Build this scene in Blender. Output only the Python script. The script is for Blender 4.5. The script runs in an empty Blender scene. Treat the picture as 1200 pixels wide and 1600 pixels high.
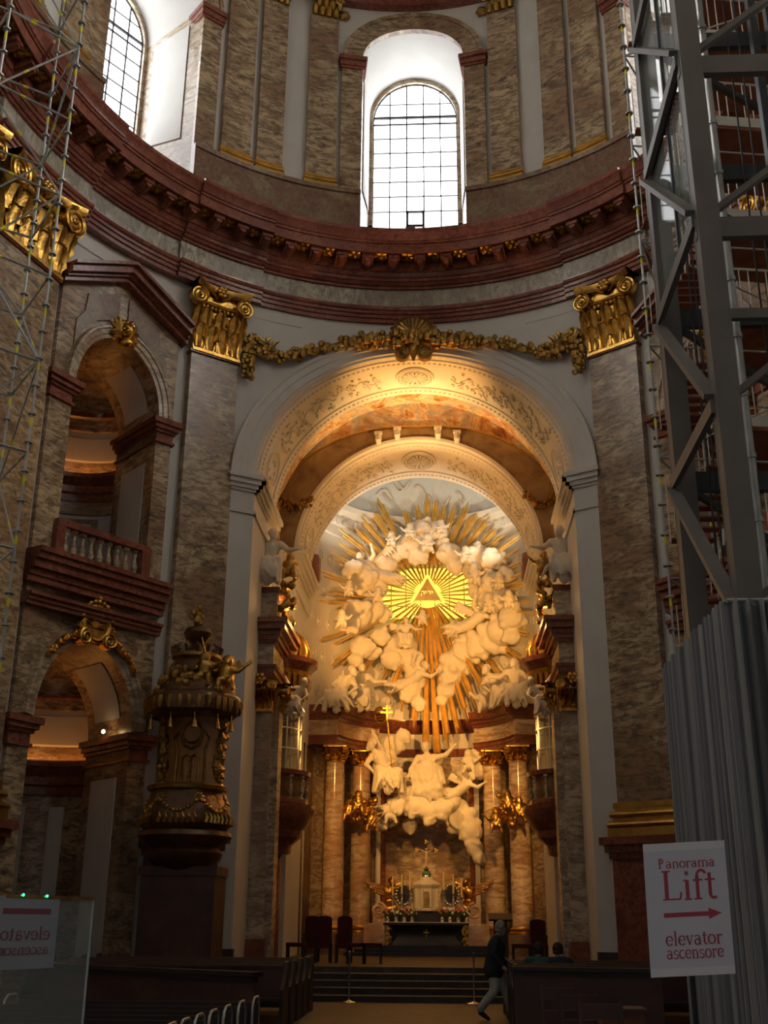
import bpy, bmesh, math, random
import numpy as np
from mathutils import Vector, Matrix
random.seed(7); np.random.seed(7)
PI = math.pi
S = bpy.context.scene
COL = S.collection
# ------------------------------------------------------------------ camera
F = 1740.0
def _n(v): return v/np.linalg.norm(v)
_up = _n(np.array([35, 4731, 1740.])); _fw = np.array([95, -640, 1740.]); _fw = _n(_fw-_up*(_fw@_up)); _rt = np.cross(_fw, _up)
if _rt[0] < 0: _rt = -_rt
CAM = np.array([0.75, -30, 1.65])
cd = bpy.data.cameras.new('camera'); cam = bpy.data.objects.new('camera', cd); COL.objects.link(cam)
cd.sensor_fit = 'HORIZONTAL'; cd.sensor_width = 36; cd.lens = 36*F/1200; cd.clip_end = 300
M4 = Matrix.Identity(4)
for i, b in enumerate((_rt, _fw, _up)):
    M4[i][0], M4[i][1], M4[i][2], M4[i][3] = b[0], b[1], -b[2], CAM[i]
cam.matrix_world = M4
S.camera = cam
def ray(px, py):
    d = np.array([px-600, 800-py, F])/F
    return np.array([d@_rt, d@_fw, d@_up])
def at(px, py, y):
    r = ray(px, py); return CAM+r*((y-CAM[1])/r[1])
# ------------------------------------------------------------------ mesh builder
class MB:
    def __init__(s): s.v = []; s.f = []; s.m = []; s.cur = 0
    def add(s, vs, fs):
        b = len(s.v); s.v += [tuple(map(float, p)) for p in vs]
        for f in fs: s.f.append([b+i for i in f]); s.m.append(s.cur)
        return s
    def box(s, x0, x1, y0, y1, z0, z1):
        return s.add([(x0,y0,z0),(x1,y0,z0),(x1,y1,z0),(x0,y1,z0),(x0,y0,z1),(x1,y0,z1),(x1,y1,z1),(x0,y1,z1)],
                     [(0,3,2,1),(4,5,6,7),(0,1,5,4),(1,2,6,5),(2,3,7,6),(3,0,4,7)])
    def mbox(s, fn, s0, s1, z0, z1, d0, d1):
        P = [(s0,z0,d0),(s1,z0,d0),(s1,z0,d1),(s0,z0,d1),(s0,z1,d0),(s1,z1,d0),(s1,z1,d1),(s0,z1,d1)]
        return s.add([fn(*p) for p in P], [(0,3,2,1),(4,5,6,7),(0,1,5,4),(1,2,6,5),(2,3,7,6),(3,0,4,7)])
    def bar(s, p0, p1, w, h, up=(0,0,1)):
        p0, p1 = Vector(p0), Vector(p1); t = (p1-p0).normalized(); u = Vector(up)
        a = t.cross(u)
        if a.length < 1e-4: a = t.cross(Vector((1,0,0)))
        a.normalize(); b = a.cross(t).normalized(); a = a*w/2; b = b*h/2
        vs = [p0-a-b, p0+a-b, p0+a+b, p0-a+b, p1-a-b, p1+a-b, p1+a+b, p1-a+b]
        return s.add(vs, [(3,2,1,0),(4,5,6,7),(0,1,5,4),(1,2,6,5),(2,3,7,6),(3,0,4,7)])
    def path(s, pts, r, n=6, caps=True, closed=False):
        pts = [Vector(p) for p in pts]; L = len(pts)
        rs = r if isinstance(r, (list, tuple)) else [r]*L
        u = None; b = len(s.v); vs = []
        for i, p in enumerate(pts):
            if closed: t = pts[(i+1) % L]-pts[i-1]
            else: t = pts[min(i+1, L-1)]-pts[max(i-1, 0)]
            if t.length < 1e-9: t = Vector((0,0,1))
            t.normalize()
            if u is None:
                u = t.cross(Vector((0,0,1)))
                if u.length < .05: u = t.cross(Vector((1,0,0)))
            else: u = u-t*u.dot(t)
            u.normalize(); w = t.cross(u)
            for k in range(n):
                a = 2*PI*k/n; vs.append(p+(u*math.cos(a)+w*math.sin(a))*rs[i])
        fs = []
        for i in range(L if closed else L-1):
            j = (i+1) % L
            for k in range(n):
                k2 = (k+1) % n; fs.append((i*n+k, i*n+k2, j*n+k2, j*n+k))
        if caps and not closed:
            fs.append(tuple(range(n))[::-1]); fs.append(tuple((L-1)*n+k for k in range(n)))
        return s.add(vs, fs)
    def tube(s, p0, p1, r0, r1=None, n=8): return s.path([p0, p1], [r0, r0 if r1 is None else r1], n)
    def cap(s, p0, p1, r0, r1=None, n=10):
        p0, p1 = Vector(p0), Vector(p1); r1 = r0 if r1 is None else r1
        t = (p1-p0); 
        if t.length < 1e-6: return s.sph(p0, (r0,)*3, n)
        t.normalize(); pts = []; rs = []
        for a in (80, 55, 25): pts.append(p0-t*r0*math.sin(math.radians(a))); rs.append(r0*math.cos(math.radians(a)))
        pts += [p0, p1]; rs += [r0, r1]
        for a in (25, 55, 80): pts.append(p1+t*r1*math.sin(math.radians(a))); rs.append(r1*math.cos(math.radians(a)))
        return s.path(pts, rs, n)
    def sph(s, c, r, n=10):
        if not isinstance(r, (tuple, list)): r = (r, r, r)
        m = max(4, n//2+1); vs = [(c[0], c[1], c[2]-r[2])]
        for i in range(1, m):
            a = -PI/2+PI*i/m
            for k in range(n):
                b = 2*PI*k/n; vs.append((c[0]+r[0]*math.cos(a)*math.cos(b), c[1]+r[1]*math.cos(a)*math.sin(b), c[2]+r[2]*math.sin(a)))
        vs.append((c[0], c[1], c[2]+r[2])); fs = []
        for k in range(n):
            fs.append((0, 1+(k+1) % n, 1+k)); e = len(vs)-1; o = 1+(m-2)*n; fs.append((e, o+k, o+(k+1) % n))
        for i in range(m-2):
            for k in range(n): fs.append((1+i*n+k, 1+i*n+(k+1) % n, 1+(i+1)*n+(k+1) % n, 1+(i+1)*n+k))
        return s.add(vs, fs)
    def lathe(s, prof, c=(0,0,0), n=20, a0=0, a1=360, sx=1, sy=1, fn=None):
        full = abs(a1-a0) >= 359.9; cols = n if full else n+1; vs = []; fs = []
        for r, z in prof:
            for k in range(cols):
                a = math.radians(a0+(a1-a0)*k/n); q = r*(fn(a) if fn else 1)
                vs.append((c[0]+q*sx*math.cos(a), c[1]+q*sy*math.sin(a), c[2]+z))
        for i in range(len(prof)-1):
            for k in range(n):
                k2 = (k+1) % cols; fs.append((i*cols+k, i*cols+k2, (i+1)*cols+k2, (i+1)*cols+k))
        return s.add(vs, fs)
    def grid(s, rows, flip=False):
        n = len(rows[0]); vs = [p for r in rows for p in r]; fs = []
        for i in range(len(rows)-1):
            for k in range(n-1):
                q = (i*n+k, i*n+k+1, (i+1)*n+k+1, (i+1)*n+k); fs.append(q[::-1] if flip else q)
        return s.add(vs, fs)
    def prism(s, poly, fn, d0, d1):
        n = len(poly); vs = [fn(a, b, d0) for a, b in poly]+[fn(a, b, d1) for a, b in poly]
        fs = [tuple(range(n))[::-1], tuple(range(n, 2*n))]+[(i, (i+1) % n, n+(i+1) % n, n+i) for i in range(n)]
        return s.add(vs, fs)
    def join(s, o, fn=None):
        b = len(s.v); s.v += [tuple(fn(*p)) for p in o.v] if fn else o.v
        s.f += [[b+i for i in f] for f in o.f]; s.m += o.m; return s
    def mesh(s, name, mats, sm=38, recalc=True):
        me = bpy.data.meshes.new(name); me.from_pydata(s.v, [], s.f); me.update()
        mats = mats if isinstance(mats, (list, tuple)) else [mats]
        for m in mats: me.materials.append(m)
        if len(mats) > 1: me.polygons.foreach_set('material_index', s.m)
        if recalc:
            bm = bmesh.new(); bm.from_mesh(me); bmesh.ops.recalc_face_normals(bm, faces=bm.faces); bm.to_mesh(me); bm.free()
        if sm:
            me.polygons.foreach_set('use_smooth', [True]*len(me.polygons)); me.set_sharp_from_angle(angle=math.radians(sm))
        return me
    def build(s, name, mats, parent=None, sm=38, loc=None):
        """world-space verts -> ONE object; under a parent (unrotated empty or mesh) the parent's place is taken off"""
        o = wloc(parent) if parent else (Vector(loc) if loc else Vector((0,0,0)))
        if o.length > 0: s.v = [(p[0]-o.x, p[1]-o.y, p[2]-o.z) for p in s.v]
        ob = bpy.data.objects.new(name, s.mesh(name, mats, sm)); COL.objects.link(ob)
        if parent: ob.parent = parent
        else: ob.location = o
        return ob
def wloc(o):
    v = Vector(o.location)
    while o.parent: o = o.parent; v = v+Vector(o.location)
    return v
def tag(o, label, cat, group=None, kind=None):
    o['label'] = label; o['category'] = cat
    if group: o['group'] = group
    if kind: o['kind'] = kind
    return o
def thing(name, label, cat, loc=(0,0,0), group=None, kind=None):
    o = bpy.data.objects.new(name, None); COL.objects.link(o); o.location = loc; o.empty_display_size = .2
    return tag(o, label, cat, group, kind)
KIDS = {}
def inst(name, me, parent=None, loc=(0,0,0), rot=(0,0,0), sc=(1,1,1)):
    o = bpy.data.objects.new(name, me); COL.objects.link(o); o.parent = parent
    o.location = loc; o.rotation_euler = rot; o.scale = sc if isinstance(sc, (tuple, list)) else (sc,)*3
    return o
def dup(root, loc=None, rotz=None, label=None):
    r = root.copy(); COL.objects.link(r)
    if loc is not None: r.location = loc
    if rotz is not None: r.rotation_euler = (0, 0, rotz)
    if label: r['label'] = label
    for ch in [o for o in COL.objects if o.parent == root]:
        c = ch.copy(); COL.objects.link(c); c.parent = r
        for g in [o for o in COL.objects if o.parent == ch]:
            d = g.copy(); COL.objects.link(d); d.parent = c
    return r
# ------------------------------------------------------------------ sculpting
def wob(co, f, seed, k=4, st=(1,1,1)):
    rs = np.random.RandomState(seed); out = np.zeros(len(co)); q = co*np.array(st)
    for i in range(k):
        d = rs.normal(size=3); d /= np.linalg.norm(d); out += np.sin(q@d*f*(1+.45*i)+rs.rand()*6.28)/(1+.35*i)
    return out/k
def sculpt(mb, name, mats, voxel=.05, smooth=3, amp=0, freq=9, seed=1, st=(1,1,1)):
    """fuse overlapping volumes into one continuous carved surface"""
    me = mb.mesh(name, mats, 0); ob = bpy.data.objects.new('carving', me); COL.objects.link(ob)
    m = ob.modifiers.new('r', 'REMESH'); m.mode = 'VOXEL'; m.voxel_size = voxel
    if smooth: m2 = ob.modifiers.new('s', 'SMOOTH'); m2.iterations = smooth; m2.factor = .5
    dg = bpy.context.evaluated_depsgraph_get(); out = bpy.data.meshes.new_from_object(ob.evaluated_get(dg))
    bpy.data.objects.remove(ob); bpy.data.meshes.remove(me)
    if amp:
        n = len(out.vertices); co = np.zeros(n*3); no = np.zeros(n*3)
        out.vertices.foreach_get('co', co); out.vertices.foreach_get('normal', no)
        co = co.reshape(-1, 3); no = no.reshape(-1, 3)
        co = co+no*(wob(co, freq, seed, 4, st)*amp)[:, None]
        out.vertices.foreach_set('co', co.ravel()); out.update()
    out.name = name; out.polygons.foreach_set('use_smooth', [True]*len(out.polygons))
    if not out.materials:
        for m in (mats if isinstance(mats, (list, tuple)) else [mats]): out.materials.append(m)
    return out
# ------------------------------------------------------------------ materials
def _new(name):
    m = bpy.data.materials.new(name); m.use_nodes = True; nt = m.node_tree; nt.nodes.clear()
    o = nt.nodes.new('ShaderNodeOutputMaterial'); b = nt.nodes.new('ShaderNodeBsdfPrincipled'); nt.links.new(b.outputs[0], o.inputs[0])
    return m, nt, b
def _pos(nt, scale=(1,1,1), rot=(0,0,0)):
    g = nt.nodes.new('ShaderNodeNewGeometry'); mp = nt.nodes.new('ShaderNodeMapping')
    mp.inputs['Scale'].default_value = scale; mp.inputs['Rotation'].default_value = rot
    nt.links.new(g.outputs['Position'], mp.inputs['Vector']); return mp.outputs[0]
def _noise(nt, vec, scale, detail=4, rough=.55, dist=0):
    n = nt.nodes.new('ShaderNodeTexNoise'); n.inputs['Scale'].default_value = scale; n.inputs['Detail'].default_value = detail
    n.inputs['Roughness'].default_value = rough; n.inputs['Distortion'].default_value = dist; nt.links.new(vec, n.inputs['Vector']); return n.outputs[0]
def _ramp(nt, fac, stops):
    r = nt.nodes.new('ShaderNodeValToRGB'); e = r.color_ramp.elements
    while len(e) < len(stops): e.new(.5)
    for i, (p, c) in enumerate(stops): e[i].position = p; e[i].color = (*c, 1)
    nt.links.new(fac, r.inputs[0]); return r.outputs[0]
def _mix(nt, fac, a, b, mode='MIX'):
    x = nt.nodes.new('ShaderNodeMix'); x.data_type = 'RGBA'; x.blend_type = mode
    for sock, v in ((x.inputs[0], fac), (x.inputs[6], a), (x.inputs[7], b)):
        if hasattr(v, 'node'): nt.links.new(v, sock)
        elif isinstance(v, (int, float)): sock.default_value = v
        else: sock.default_value = (*v, 1)
    return x.outputs[2]
def _bump(nt, b, h, strength, dist=.02):
    bp = nt.nodes.new('ShaderNodeBump'); bp.inputs['Strength'].default_value = strength; bp.inputs['Distance'].default_value = dist
    nt.links.new(h, bp.inputs['Height']); nt.links.new(bp.outputs[0], b.inputs['Normal'])
def plain(name, c, rough=.6, metal=0, var=.12, vs=1.2, bump=0, bs=20, spec=.5):
    m, nt, b = _new(name); v = _pos(nt); n = _noise(nt, v, vs, 5)
    lo = tuple(x*(1-var) for x in c); hi = tuple(min(1, x*(1+var)) for x in c)
    nt.links.new(_ramp(nt, n, [(.3, lo), (.7, hi)]), b.inputs['Base Color'])
    b.inputs['Roughness'].default_value = rough; b.inputs['Metallic'].default_value = metal; b.inputs['Specular IOR Level'].default_value = spec
    if bump: _bump(nt, b, _noise(nt, v, bs, 4), bump)
    return m
def marble(name, base, patch, vein, s=1.0, rough=.22, tilt=.6, veins=.5, streak=(.42,.42,1.25)):
    m, nt, b = _new(name)
    v = _pos(nt, tuple(x*s for x in streak), (tilt, .35, .3))
    n0 = _noise(nt, _pos(nt, (s*.45,)*3), 1.0, 4, .6, .8)
    c0 = _ramp(nt, n0, [(.40, patch), (.5, base), (.62, tuple(x*1.15 for x in base))])
    n1 = _noise(nt, v, 2.6, 7, .68, 1.6)
    c1 = _mix(nt, _ramp(nt, n1, [(.46, (0,)*3), (.60, (1,)*3)]), c0, tuple(a*.72+c*.28 for a, c in zip(patch, vein)))
    n2 = _noise(nt, v, 6.0, 8, .72, .9)
    f2 = _ramp(nt, n2, [(.47, (0,)*3), (.56, (veins,)*3), (.66, (min(1, veins*1.8),)*3)])
    c2 = _mix(nt, f2, c1, vein)
    nt.links.new(c2, b.inputs['Base Color']); b.inputs['Roughness'].default_value = rough
    return m
def emit(name, c, strength, grad=None):
    m, nt, b = _new(name); b.inputs['Base Color'].default_value = (0,0,0,1); b.inputs['Roughness'].default_value = .4
    b.inputs['Emission Color'].default_value = (*c, 1); b.inputs['Emission Strength'].default_value = strength
    return m
def glassy(name, c, alpha):
    m, nt, b = _new(name); b.inputs['Base Color'].default_value = (*c, 1); b.inputs['Roughness'].default_value = .03
    b.inputs['Alpha'].default_value = alpha; return m
def fresco(name, stops, s=.7, sat2=None):
    m, nt, b = _new(name); v = _pos(nt, (1,1,1)); n = _noise(nt, v, s, 6, .6, 1.2); c = _ramp(nt, n, stops)
    if sat2:
        n2 = _noise(nt, v, s*2.7, 5, .6, 1.5); c = _mix(nt, _ramp(nt, n2, [(.52, (0,)*3), (.6, (.75,)*3)]), c, sat2)
        n3 = _noise(nt, v, s*6, 5, .7, 2); c = _mix(nt, _ramp(nt, n3, [(.56, (0,)*3), (.7, (.5,)*3)]), c, tuple(x*.3 for x in sat2))
    nt.links.new(c, b.inputs['Base Color']); b.inputs['Roughness'].default_value = .75; return m
WHITE = plain('white_plaster', (.60,.59,.56), .75, var=.05)
CREAM = plain('cream_stucco', (.70,.67,.61), .7, var=.05, bump=.15, bs=6)
BUFF = marble('buff_marble', (.47,.36,.22), (.30,.18,.10), (.06,.045,.03), 1.05, .3, veins=.55)
BUFF2 = marble('pale_buff_marble', (.52,.43,.30), (.37,.25,.16), (.10,.075,.055), 1.1, .25, veins=.4)
RED = marble('red_marble', (.25,.085,.053), (.19,.058,.038), (.09,.03,.02), 1.6, .2, veins=.3, streak=(1,1,1))
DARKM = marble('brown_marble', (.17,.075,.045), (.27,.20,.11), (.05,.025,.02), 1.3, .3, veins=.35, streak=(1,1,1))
GREYM = marble('grey_green_marble', (.44,.41,.33), (.33,.29,.23), (.11,.09,.075), 1.3, .25, veins=.28, streak=(1,1,.45))
COLM = marble('cream_red_marble', (.64,.52,.37), (.50,.31,.18), (.17,.10,.07), .9, .16, tilt=.9, veins=.3)
GOLD = plain('gilding', (.58,.34,.08), .3, 1, .45, 6, .45, 16)
DGOLD = plain('dull_gilding', (.40,.25,.07), .4, 1, .45, 5, .4, 16)
RAYG = plain('ray_gilding', (.80,.56,.19), .42, .75, .2, 3, .25, 9)
SGOLD = plain('smooth_gilding', (.60,.37,.10), .36, 1, .25, 3)
BRONZE = plain('dark_bronzed_wood', (.13,.065,.03), .3, .5, .4, 4, .5, 12)
WALNUT = plain('gilded_walnut', (.34,.16,.045), .28, .4, .35, 2.5, .25, 10)
STUCCO = plain('white_stucco', (.70,.64,.53), .6, 0, .05, 3, .8, 4.5)
IRON = plain('black_iron', (.015,.015,.017), .5, .3)
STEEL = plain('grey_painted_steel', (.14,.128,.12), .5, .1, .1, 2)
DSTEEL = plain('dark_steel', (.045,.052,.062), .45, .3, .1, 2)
GALV = plain('galvanised_tube', (.40,.42,.42), .35, .75, .2, 4)
YTAPE = plain('yellow_tape', (.70,.66,.03), .6)
PLANK = plain('scaffold_plank', (.19,.06,.03), .7, 0, .3, 3)
BOARD = plain('white_board', (.55,.53,.48), .6)
def shade_streaked(name, c, c2, rough):
    m, nt, b = _new(name); n = _noise(nt, _pos(nt, (9,9,.02)), 1.6, 5, .7); nt.links.new(_ramp(nt, n, [(.38, c2), (.55, c)]), b.inputs['Base Color']); b.inputs['Roughness'].default_value = rough; return m
SHEET = shade_streaked('grey_sheeting', (.36,.36,.355), (.15,.16,.175), .7)  # dark streaks put the shading between the pleats into the sheet colour
WOOD = plain('dark_wood', (.022,.010,.007), .55, 0, .35, 3)
PANEL = plain('reddish_wood', (.065,.026,.019), .55, 0, .3, 2)
VELVET = plain('red_velvet', (.07,.006,.008), .85, 0, .2, 3)
FLOORM = marble('floor_stone', (.10,.065,.04), (.06,.04,.026), (.025,.02,.015), .8, .5, veins=.3, streak=(1,1,1))
STEPM = marble('step_stone', (.045,.033,.025), (.03,.02,.017), (.015,.01,.01), 1, .5, veins=.3, streak=(1,1,1))
BLACKM = marble('black_marble', (.012,.011,.011), (.018,.017,.017), (.035,.033,.03), 1, .4, veins=.2)
SILVER = plain('silver', (.72,.70,.66), .22, 1, .2, 4, .3, 12)
WAX = plain('beeswax', (.72,.55,.28), .5)
CLOTH = plain('altar_cloth', (.75,.73,.68), .8)
PAPER = plain('sign_paper', (.62,.61,.68), .6, 0, .02)
SRED = plain('sign_red', (.40,.045,.07), .6, 0, .03)
GLASS = glassy('clear_glass', (.65,.75,.72), .12)
SMOKED = glassy('dim_glass', (.10,.12,.12), .35)
LEAF = plain('leaf_green', (.045,.085,.02), .7, 0, .4, 6)
PINK = plain('pink_petal', (.55,.20,.25), .7, 0, .4, 8)
LILY = plain('white_petal', (.75,.70,.68), .7, 0, .2, 8)
SKIN = plain('skin', (.42,.26,.19), .55)
DAY = emit('daylit_pane', (.97,.98,1.0), 6.5)
DAYR = emit('bright_daylit_pane', (1.0,.95,.86), 27.0)
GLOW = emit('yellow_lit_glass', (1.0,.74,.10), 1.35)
LAMP = emit('warm_lamp', (1.0,.62,.25), 22)
LEDG = emit('green_led', (.05,1.0,.5), 3)
FRES = fresco('sky_fresco', [(.38,(.30,.13,.05)),(.45,(.66,.40,.15)),(.5,(.88,.76,.5)),(.55,(.50,.52,.52)),(.62,(.82,.62,.34))], .8, (.62,.30,.2))
FRESD = fresco('brown_fresco', [(.3,(.16,.10,.05)),(.5,(.30,.20,.10)),(.7,(.42,.30,.15))], 1.0)
FRESB = fresco('pale_blue_stucco', [(.35,(.72,.72,.68)),(.55,(.62,.68,.70)),(.7,(.76,.74,.68))], .8)
# ================================================================== the oval nave
A, B = 9.7, 10.75
def OV(u, off=0.0):
    if abs(u) <= 90:
        r = math.radians(u); return ((A-off)*math.sin(r), -B+(B-off)*math.cos(r))
    return ((A-off)*(1 if u > 0 else -1), -B-(abs(u)-90)*A*PI/180)
def KU(u):
    r = math.radians(min(90, abs(u))); return math.hypot(A*math.cos(r), B*math.sin(r))*PI/180
def omap(uc, flip=1):
    """(s metres along the wall, z, d towards the nave) -> world"""
    k = KU(uc)
    return lambda s, z, d: (*OV(uc+flip*s/k, d), z)
def urange(u0, u1, st=1.5, extra=()):
    n = max(1, int(abs(u1-u0)/st)); return sorted(set([u0+(u1-u0)*i/n for i in range(n+1)]+[e for e in extra if u0 < e < u1]))
def osweep(mb, us, prof, offs=None):
    mb.grid([[(*OV(u, o+(offs(u) if offs else 0)), z) for u in us] for o, z in prof])
def arch_h(s, hw, zs, rise): return zs+rise*math.sqrt(max(0, 1-(s/hw)**2))
def arch_pts(hw, zs, rise, z0=None, n=28):
    p = [(hw*math.cos(PI*i/n), zs+rise*math.sin(PI*i/n)) for i in range(n+1)]
    if z0 is not None: p = [(hw, z0)]+p+[(-hw, z0)]
    return p
def ring(mb, fn, pts, prof):
    """sweep a (r outwards, d) moulding along a curve in the (s,z) plane"""
    rows = []; L = len(pts); N = []
    for i in range(L):
        a, b = pts[max(i-1, 0)], pts[min(i+1, L-1)]; t = (b[0]-a[0], b[1]-a[1]); l = math.hypot(*t) or 1; N.append((t[1]/l, -t[0]/l))
    for r, d in prof: rows.append([fn(pts[i][0]+N[i][0]*r, pts[i][1]+N[i][1]*r, d) for i in range(L)])
    mb.grid(rows)
def holed_wall(mb, fn, svals, z0, z1, d, holes):
    """wall columns with round-headed openings (centre, half width, sill, spring, rise); z1 number or fn(s)"""
    for h in holes:
        svals = list(svals)+[h[0]+h[1]*math.sin(PI/2*i/10) for i in range(-10, 11)]
    svals = sorted(set(round(s, 4) for s in svals)); top = z1 if callable(z1) else (lambda s: z1)
    for a, b in zip(svals[:-1], svals[1:]):
        m = (a+b)/2; segs = [(lambda s: z0, None)]; lo = lambda s: z0
        hs = sorted([h for h in holes if abs(m-h[0]) < h[1]], key=lambda h: h[2])
        for h in hs:
            if h[2] > z0+1e-3: mb.add([fn(a, lo(a), d), fn(b, lo(b), d), fn(b, h[2], d), fn(a, h[2], d)], [(0,1,2,3)])
            lo = (lambda h: lambda s: arch_h(s-h[0], h[1], h[3], h[4]))(h)
        mb.add([fn(a, lo(a), d), fn(b, lo(b), d), fn(b, top(b), d), fn(a, top(a), d)], [(0,1,2,3)])
def step_mould(mb, fn, s0, s1, layers):
    """stacked layers (z0,z1,projection): moulding that wraps the ends too"""
    for z0, z1, pr in layers: mb.mbox(fn, s0-pr, s1+pr, z0, z1, -.3, pr)
ident = lambda u, z, d: (*OV(u, d), z)

# ---- floor
fl = MB(); fl.box(-16, 16, -34, 16, -.3, 0)
tag(fl.build('floor', FLOORM), 'dark stone floor of the nave running up to the altar steps', 'floor', kind='structure')
bw = MB(); bw.box(-16, 16, -34.4, -34, 0, 34)
tag(bw.build('wall_back', WHITE), 'plain rear wall of the nave behind the viewer', 'wall', kind='structure')
ed = thing('fill_door', 'glowing door added in the rear wall behind the viewer as fill light', 'door', (0,-33.9,0), kind='structure')
m = MB(); m.box(-2.6,2.6,-34.0,-33.96,.1,5.2); m.build('pane', emit('door_fill', (.85,.92,1.0), 1.1), ed, 0)  # unseen glowing pane, added to light the sign, tower and sheeting
m = MB()
for x in (-2.7,-1.35,0,1.35,2.7): m.box(x-.06,x+.06,-33.97,-33.85,0,5.3)
for z in (.05,2.6,5.25): m.box(-2.75,2.75,-33.97,-33.86,z-.06,z+.06)
m.build('door_frame', IRON, ed, 0)
# ---- great entablature with modillions
UL = 214
def brk(u):
    a = abs(u); return .1 if (27.8 < a < 43.4 or 61 < a < 81 or 99 < a < 119) else 0
EB = []
for e in (27.8, 43.4, 61, 81, 99, 119): EB += [e-.01, e+.01, -e-.01, -e+.01]
us = urange(-UL, UL, 1.6, EB)
ent = thing('entablature', 'great curved entablature of red and grey marble running round the oval under the drum', 'entablature', (0, 0, 18.85), kind='structure')
m = MB(); osweep(m, us, [(-.3,18.85),(0,18.85),(0,18.98),(.045,18.985),(.045,19.11),(.09,19.115),(.09,19.21),(.13,19.23),(.17,19.3),(.17,19.34),(.02,19.345)], brk); m.build('architrave', RED, ent, 30)
m = MB(); osweep(m, us, [(.02,19.34),(.02,19.99)], brk); m.build('frieze', GREYM, ent)
m = MB(); osweep(m, us, [(.02,19.985),(.1,19.985),(.1,20.06),(.16,20.07),(.22,20.15),(.27,20.16),(.27,20.26),(.31,20.28),(.37,20.4),(.42,20.42),(.42,20.76),(.93,20.76),(.93,20.72),(.97,20.72),(.97,21.02),(1.01,21.03),(1.01,21.1),(1.05,21.12),(1.1,21.28),(1.16,21.36),(1.16,21.47),(.9,21.5),(-.4,21.55)], brk); m.build('cornice', RED, ent, 30)
mm = MB(); mm.add([(-.17,0,.0),(.17,0,0),(.17,.46,.14),(-.17,.46,.14),(-.17,0,.3),(.17,0,.3),(.17,.46,.3),(-.17,.46,.3)], [(0,3,2,1),(4,5,6,7),(0,1,5,4),(1,2,6,5),(2,3,7,6),(3,0,4,7)])
mm.path([(0,.03,.02),(0,.16,.0),(0,.3,.07),(0,.44,.1)], .1, 8)
mo = mm.mesh('modillion', RED)
rm = MB(); rm.sph((0,0,0), (.07,.07,.06), 8)
for k in range(6):
    a = k*PI/3; rm.sph((.13*math.cos(a), .13*math.sin(a), .02), (.085,.085,.04), 8)
ro = rm.mesh('rosette', DGOLD)
k = 0; u = -128.0
while u < 62:
    x, y = OV(u, .42+brk(u)); x2, y2 = OV(u, .9); ang = math.atan2(y2-y, x2-x)-PI/2
    inst('modillion', mo, ent, (x, y, 20.46-18.85), (0, 0, ang))
    st = .87/KU(u); xm, ym = OV(u+st/2, .68)
    inst('rosette', ro, ent, (xm, ym, 20.71-18.85), (0, 0, ang), 1.25)
    u += st
# ---- drum
WINS = [(0, 'middle'), (-51, 'left'), (51, 'right'), (-100, ''), (100, ''), (-150, ''), (150, ''), (-200, ''), (200, '')]
DW = (1.68, 21.6, 29.0, 1.35)
m = MB()
def drum_fn(u, z, d): return (*OV(u, d), z)
vals = urange(-UL, UL, 1.6)
holes = [(w, DW[0]/KU(w), DW[1], DW[2], DW[3]) for w, _ in WINS]
def holed_u():
    sv = list(vals)
    for h in holes: sv += [h[0]+h[1]*math.sin(PI/2*i/10) for i in range(-10, 11)]
    sv = sorted(set(round(s, 4) for s in sv))
    for a, b in zip(sv[:-1], sv[1:]):
        c = (a+b)/2; hs = [h for h in holes if abs(c-h[0]) < h[1]]
        lo = (lambda s: arch_h(s-hs[0][0], hs[0][1], hs[0][3], hs[0][4])) if hs else (lambda s: 21.4)
        m.add([drum_fn(a, lo(a), -.3), drum_fn(b, lo(b), -.3), drum_fn(b, 31.6, -.3), drum_fn(a, 31.6, -.3)], [(0,1,2,3)])
holed_u()
tag(m.build('wall_drum', WHITE), 'curved white drum wall above the great entablature, pierced by tall windows', 'wall', kind='structure')
m = MB(); osweep(m, urange(-UL, UL, 3), [(-.3,31.3),(0,31.32),(.05,31.6),(.12,31.62),(.2,31.9),(.15,32.5),(.5,32.7),(.6,33),(-.3,33.1)])
tag(m.build('trim_1', RED), 'dark red marble ring closing the top of the drum', 'cornice', kind='structure')
m = MB(); rows = []
for i in range(13):
    a = PI/2*i/12*.98; rows.append([(OV(u,.0)[0]*math.cos(a), (OV(u,0)[1]+B+4)*math.cos(a)-B-4, 33+11*math.sin(a)) for u in urange(-UL, UL, 4)])
m.grid(rows); tag(m.build('ceiling', WHITE), 'plain dome shell high above the drum', 'ceiling', kind='structure')
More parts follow.
